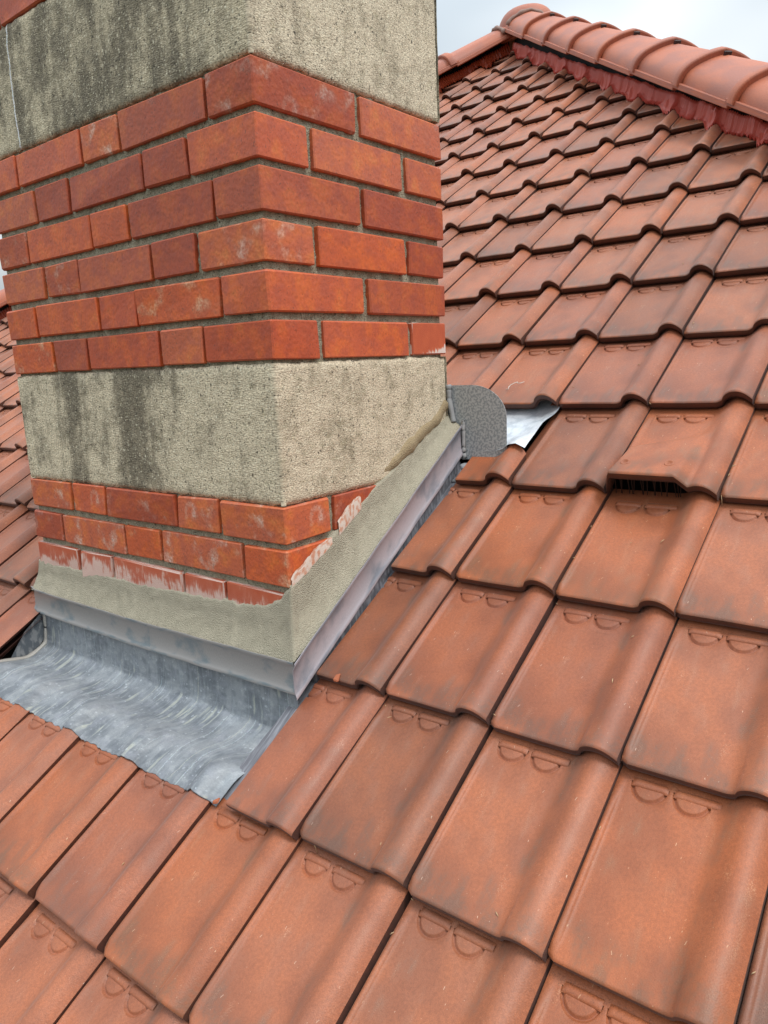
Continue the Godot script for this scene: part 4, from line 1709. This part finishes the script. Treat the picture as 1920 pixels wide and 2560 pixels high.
func build_gutter() -> void:
	var g := thing("back_gutter", "galvanised steel gutter behind the chimney with an upright rounded end plate", "gutter")
	var galv := surface(Color(1, 1, 1), 0.5, mottled(512, 512, 860, 0.085, Vector3(178, 180, 180), Vector3(140, 145, 147), 0.36, 0.66, Vector2(1, 1), 0.08))
	galv.metallic = 0.05
	var bright := surface(Color(1, 1, 1), 0.45, mottled(256, 256, 870, 0.07, Vector3(214, 219, 224), Vector3(188, 195, 202), 0.35, 0.7, Vector2(1, 1), 0.03, FastNoiseLite.TYPE_CELLULAR))
	bright.metallic = 0.35
	# end plate
	var z := -0.5345
	var out := []
	var low := on_roof(0.0, z, 0.0).y + 0.003
	for q in [Vector2(-0.05, -0.637), Vector2(0.142, -0.636), Vector2(0.1425, -0.542)]:
		out.append(q)
	for i in 9:
		var a := PI / 2 * (i + 1) / 9.0
		out.append(Vector2(0.055 + cos(a) * 0.0875, -0.542 + sin(a) * 0.070))
	out.append(Vector2(-0.05, -0.472))
	var st := start()
	st.set_smooth_group(-1)
	var ctr := Vector2(0.04, -0.56)
	for i in out.size():
		var a: Vector2 = out[i]
		var b: Vector2 = out[(i + 1) % out.size()]
		var ua := Vector2(a.x + 0.1, -a.y - 0.4) * 3.2
		var ub := Vector2(b.x + 0.1, -b.y - 0.4) * 3.2
		var uc := Vector2(ctr.x + 0.1, -ctr.y - 0.4) * 3.2
		tri(st, Vector3(ctr.x, ctr.y, z), Vector3(a.x, a.y, z), Vector3(b.x, b.y, z), uc, ua, ub)
		tri(st, Vector3(ctr.x, ctr.y, z - 0.0015), Vector3(b.x, b.y, z - 0.0015), Vector3(a.x, a.y, z - 0.0015), uc, ub, ua)
		quad(st, Vector3(a.x, a.y, z), Vector3(a.x, a.y, z - 0.0015), Vector3(b.x, b.y, z - 0.0015), Vector3(b.x, b.y, z), ua, ua, ub, ub)
	put("end_plate", done(st), galv, g)
	# tray under the tiles of the course above
	st = start()
	st.set_smooth_group(1)
	var rows := []
	var uvs := []
	for j in 15:
		var w := j / 14.0
		var zz := lerpf(-0.5375, -0.76, w)
		var row := PackedVector3Array()
		var uv := PackedVector2Array()
		for i in 61:
			var x := lerpf(-0.93, 0.189, i / 60.0)
			var c := (x - ROOF0.x) / TILE_W
			var r := (ROOF0.z - zz) / cos(PITCH) / GAUGE
			var hh := lerpf(0.012, -0.022, sstep(0.1, 0.7, w))
			if x > -0.02:
				hh = lerpf(maxf(0.004, roll(c - floorf(c), 0.0)) + 0.002, lerpf(0.0, -0.026, sstep(0.3, 0.66, w)), sstep(0.0, 0.3, w))
			if i > 58:
				hh += 0.006 * (i - 58)
			row.append(on_roof(x, zz, hh))
			uv.append(Vector2(x * 2.0, zz * 2.0))
		rows.append(row)
		uvs.append(uv)
	grid(st, rows, uvs)
	put("tray", done(st), bright, g)
	# sealant between plate and chimney
	var bead := start()
	var path := []
	var rad := []
	for i in 22:
		var w := i / 21.0
		path.append(Vector3(0.0005 + 0.012 * w * w + 0.0006 * sin(i * 0.5), lerpf(-0.470, -0.553, w), -0.528))
		rad.append(0.0062 + 0.0006 * sin(i * 0.6 + 1.0))
	tube_into(bead, path, rad, 9)
	var s := put("sealant_bead", done(bead), surface(Color(0.6, 0.6, 0.6), 0.5), g)
	s.set_meta("label", "pale grey sealant between end plate and chimney")


func build_debris() -> void:
	# dry stalks and grit caught on the tiles
	var ls := start()
	var lr := RandomNumberGenerator.new()
	lr.seed = 71
	for k in 90:
		var x := lr.randf_range(-0.55, 1.0)
		var z := lr.randf_range(-1.3, 0.5)
		if lr.randf() < 0.5:
			x = ROOF0.x + (floorf((x - ROOF0.x) / TILE_W) + 0.02) * TILE_W   # washed into a side joint
		if x < 0.07 and z > -0.8 and z < 0.24:
			continue
		var a := lr.randf_range(0.0, TAU)
		var l := lr.randf_range(0.0015, 0.0045)
		var d := Vector3(cos(a), 0, sin(a)) * l
		var p0 := on_roof(x - d.x, z - d.z, laid_height(x - d.x, z - d.z) + 0.0012)
		var p1 := on_roof(x + d.x, z + d.z, laid_height(x + d.x, z + d.z) + 0.0012)
		tube_into(ls, [p0, (p0 + p1) / 2 + up * 0.0006, p1], [0.0004, 0.0008, 0.0004], 5)
	var litter := put("dry_litter", done(ls), surface(Color(0.74, 0.62, 0.48), 0.9), self)
	litter.set_meta("kind", "stuff")
	litter.set_meta("label", "scattered dry stalks and grit caught on the roof tiles")
	# chips of broken tile that lie at the apron and on a cut tile
	var clay := surface(Color(0.66, 0.38, 0.26), 0.85)
	var straw := surface(Color(0.75, 0.66, 0.5), 0.8)
	var k := 0
	for q in [[Vector3(-0.0, 0, 0.206), 0.006, "small orange tile chip lying beside the foot of the cut tile at the apron corner"], [Vector3(0.085, 0, -0.02), 0.007, "small orange chip on the tail of the cut tile beside the side cover strip"]]:
		var at: Vector3 = q[0]
		var p := on_roof(at.x, at.z, laid_height(at.x, at.z) + 0.003 if k == 1 else -0.008)
		var st := start()
		box_into(st, Vector3(-q[1], -0.003, -q[1] * 0.7), Vector3(q[1], 0.003, q[1] * 0.7), 0.0015, 0.002, 900 + k)
		var o := put("tile_chip", done(st), clay, self, Transform3D(Basis(Vector3.RIGHT, PITCH) * Basis(Vector3.UP, 0.7 + k), p))
		o.set_meta("label", q[2])
		o.set_meta("category", "tile chip")
		k += 1
	# a curled white thread above the end plate
	var base := on_roof(0.05, -0.80, 0.0)
	var st := start()
	var path := []
	var rad := []
	for i in 12:
		var w := i / 11.0
		var x := 0.03 + 0.03 * w
		var z := -0.735 - 0.03 * w + 0.006 * sin(w * 9.0)
		path.append(on_roof(x + 0.004 * sin(w * 14.0), z, laid_height(x, z) + 0.004 + 0.004 * sin(w * PI)))
		rad.append(0.0009)
	tube_into(st, path, rad, 5)
	var o := put("loose_thread", done(st), surface(Color(0.85, 0.82, 0.78), 0.8), self)
	o.set_meta("label", "thin curled white thread lying on the tiles above the galvanised plate")
	o.set_meta("category", "thread")
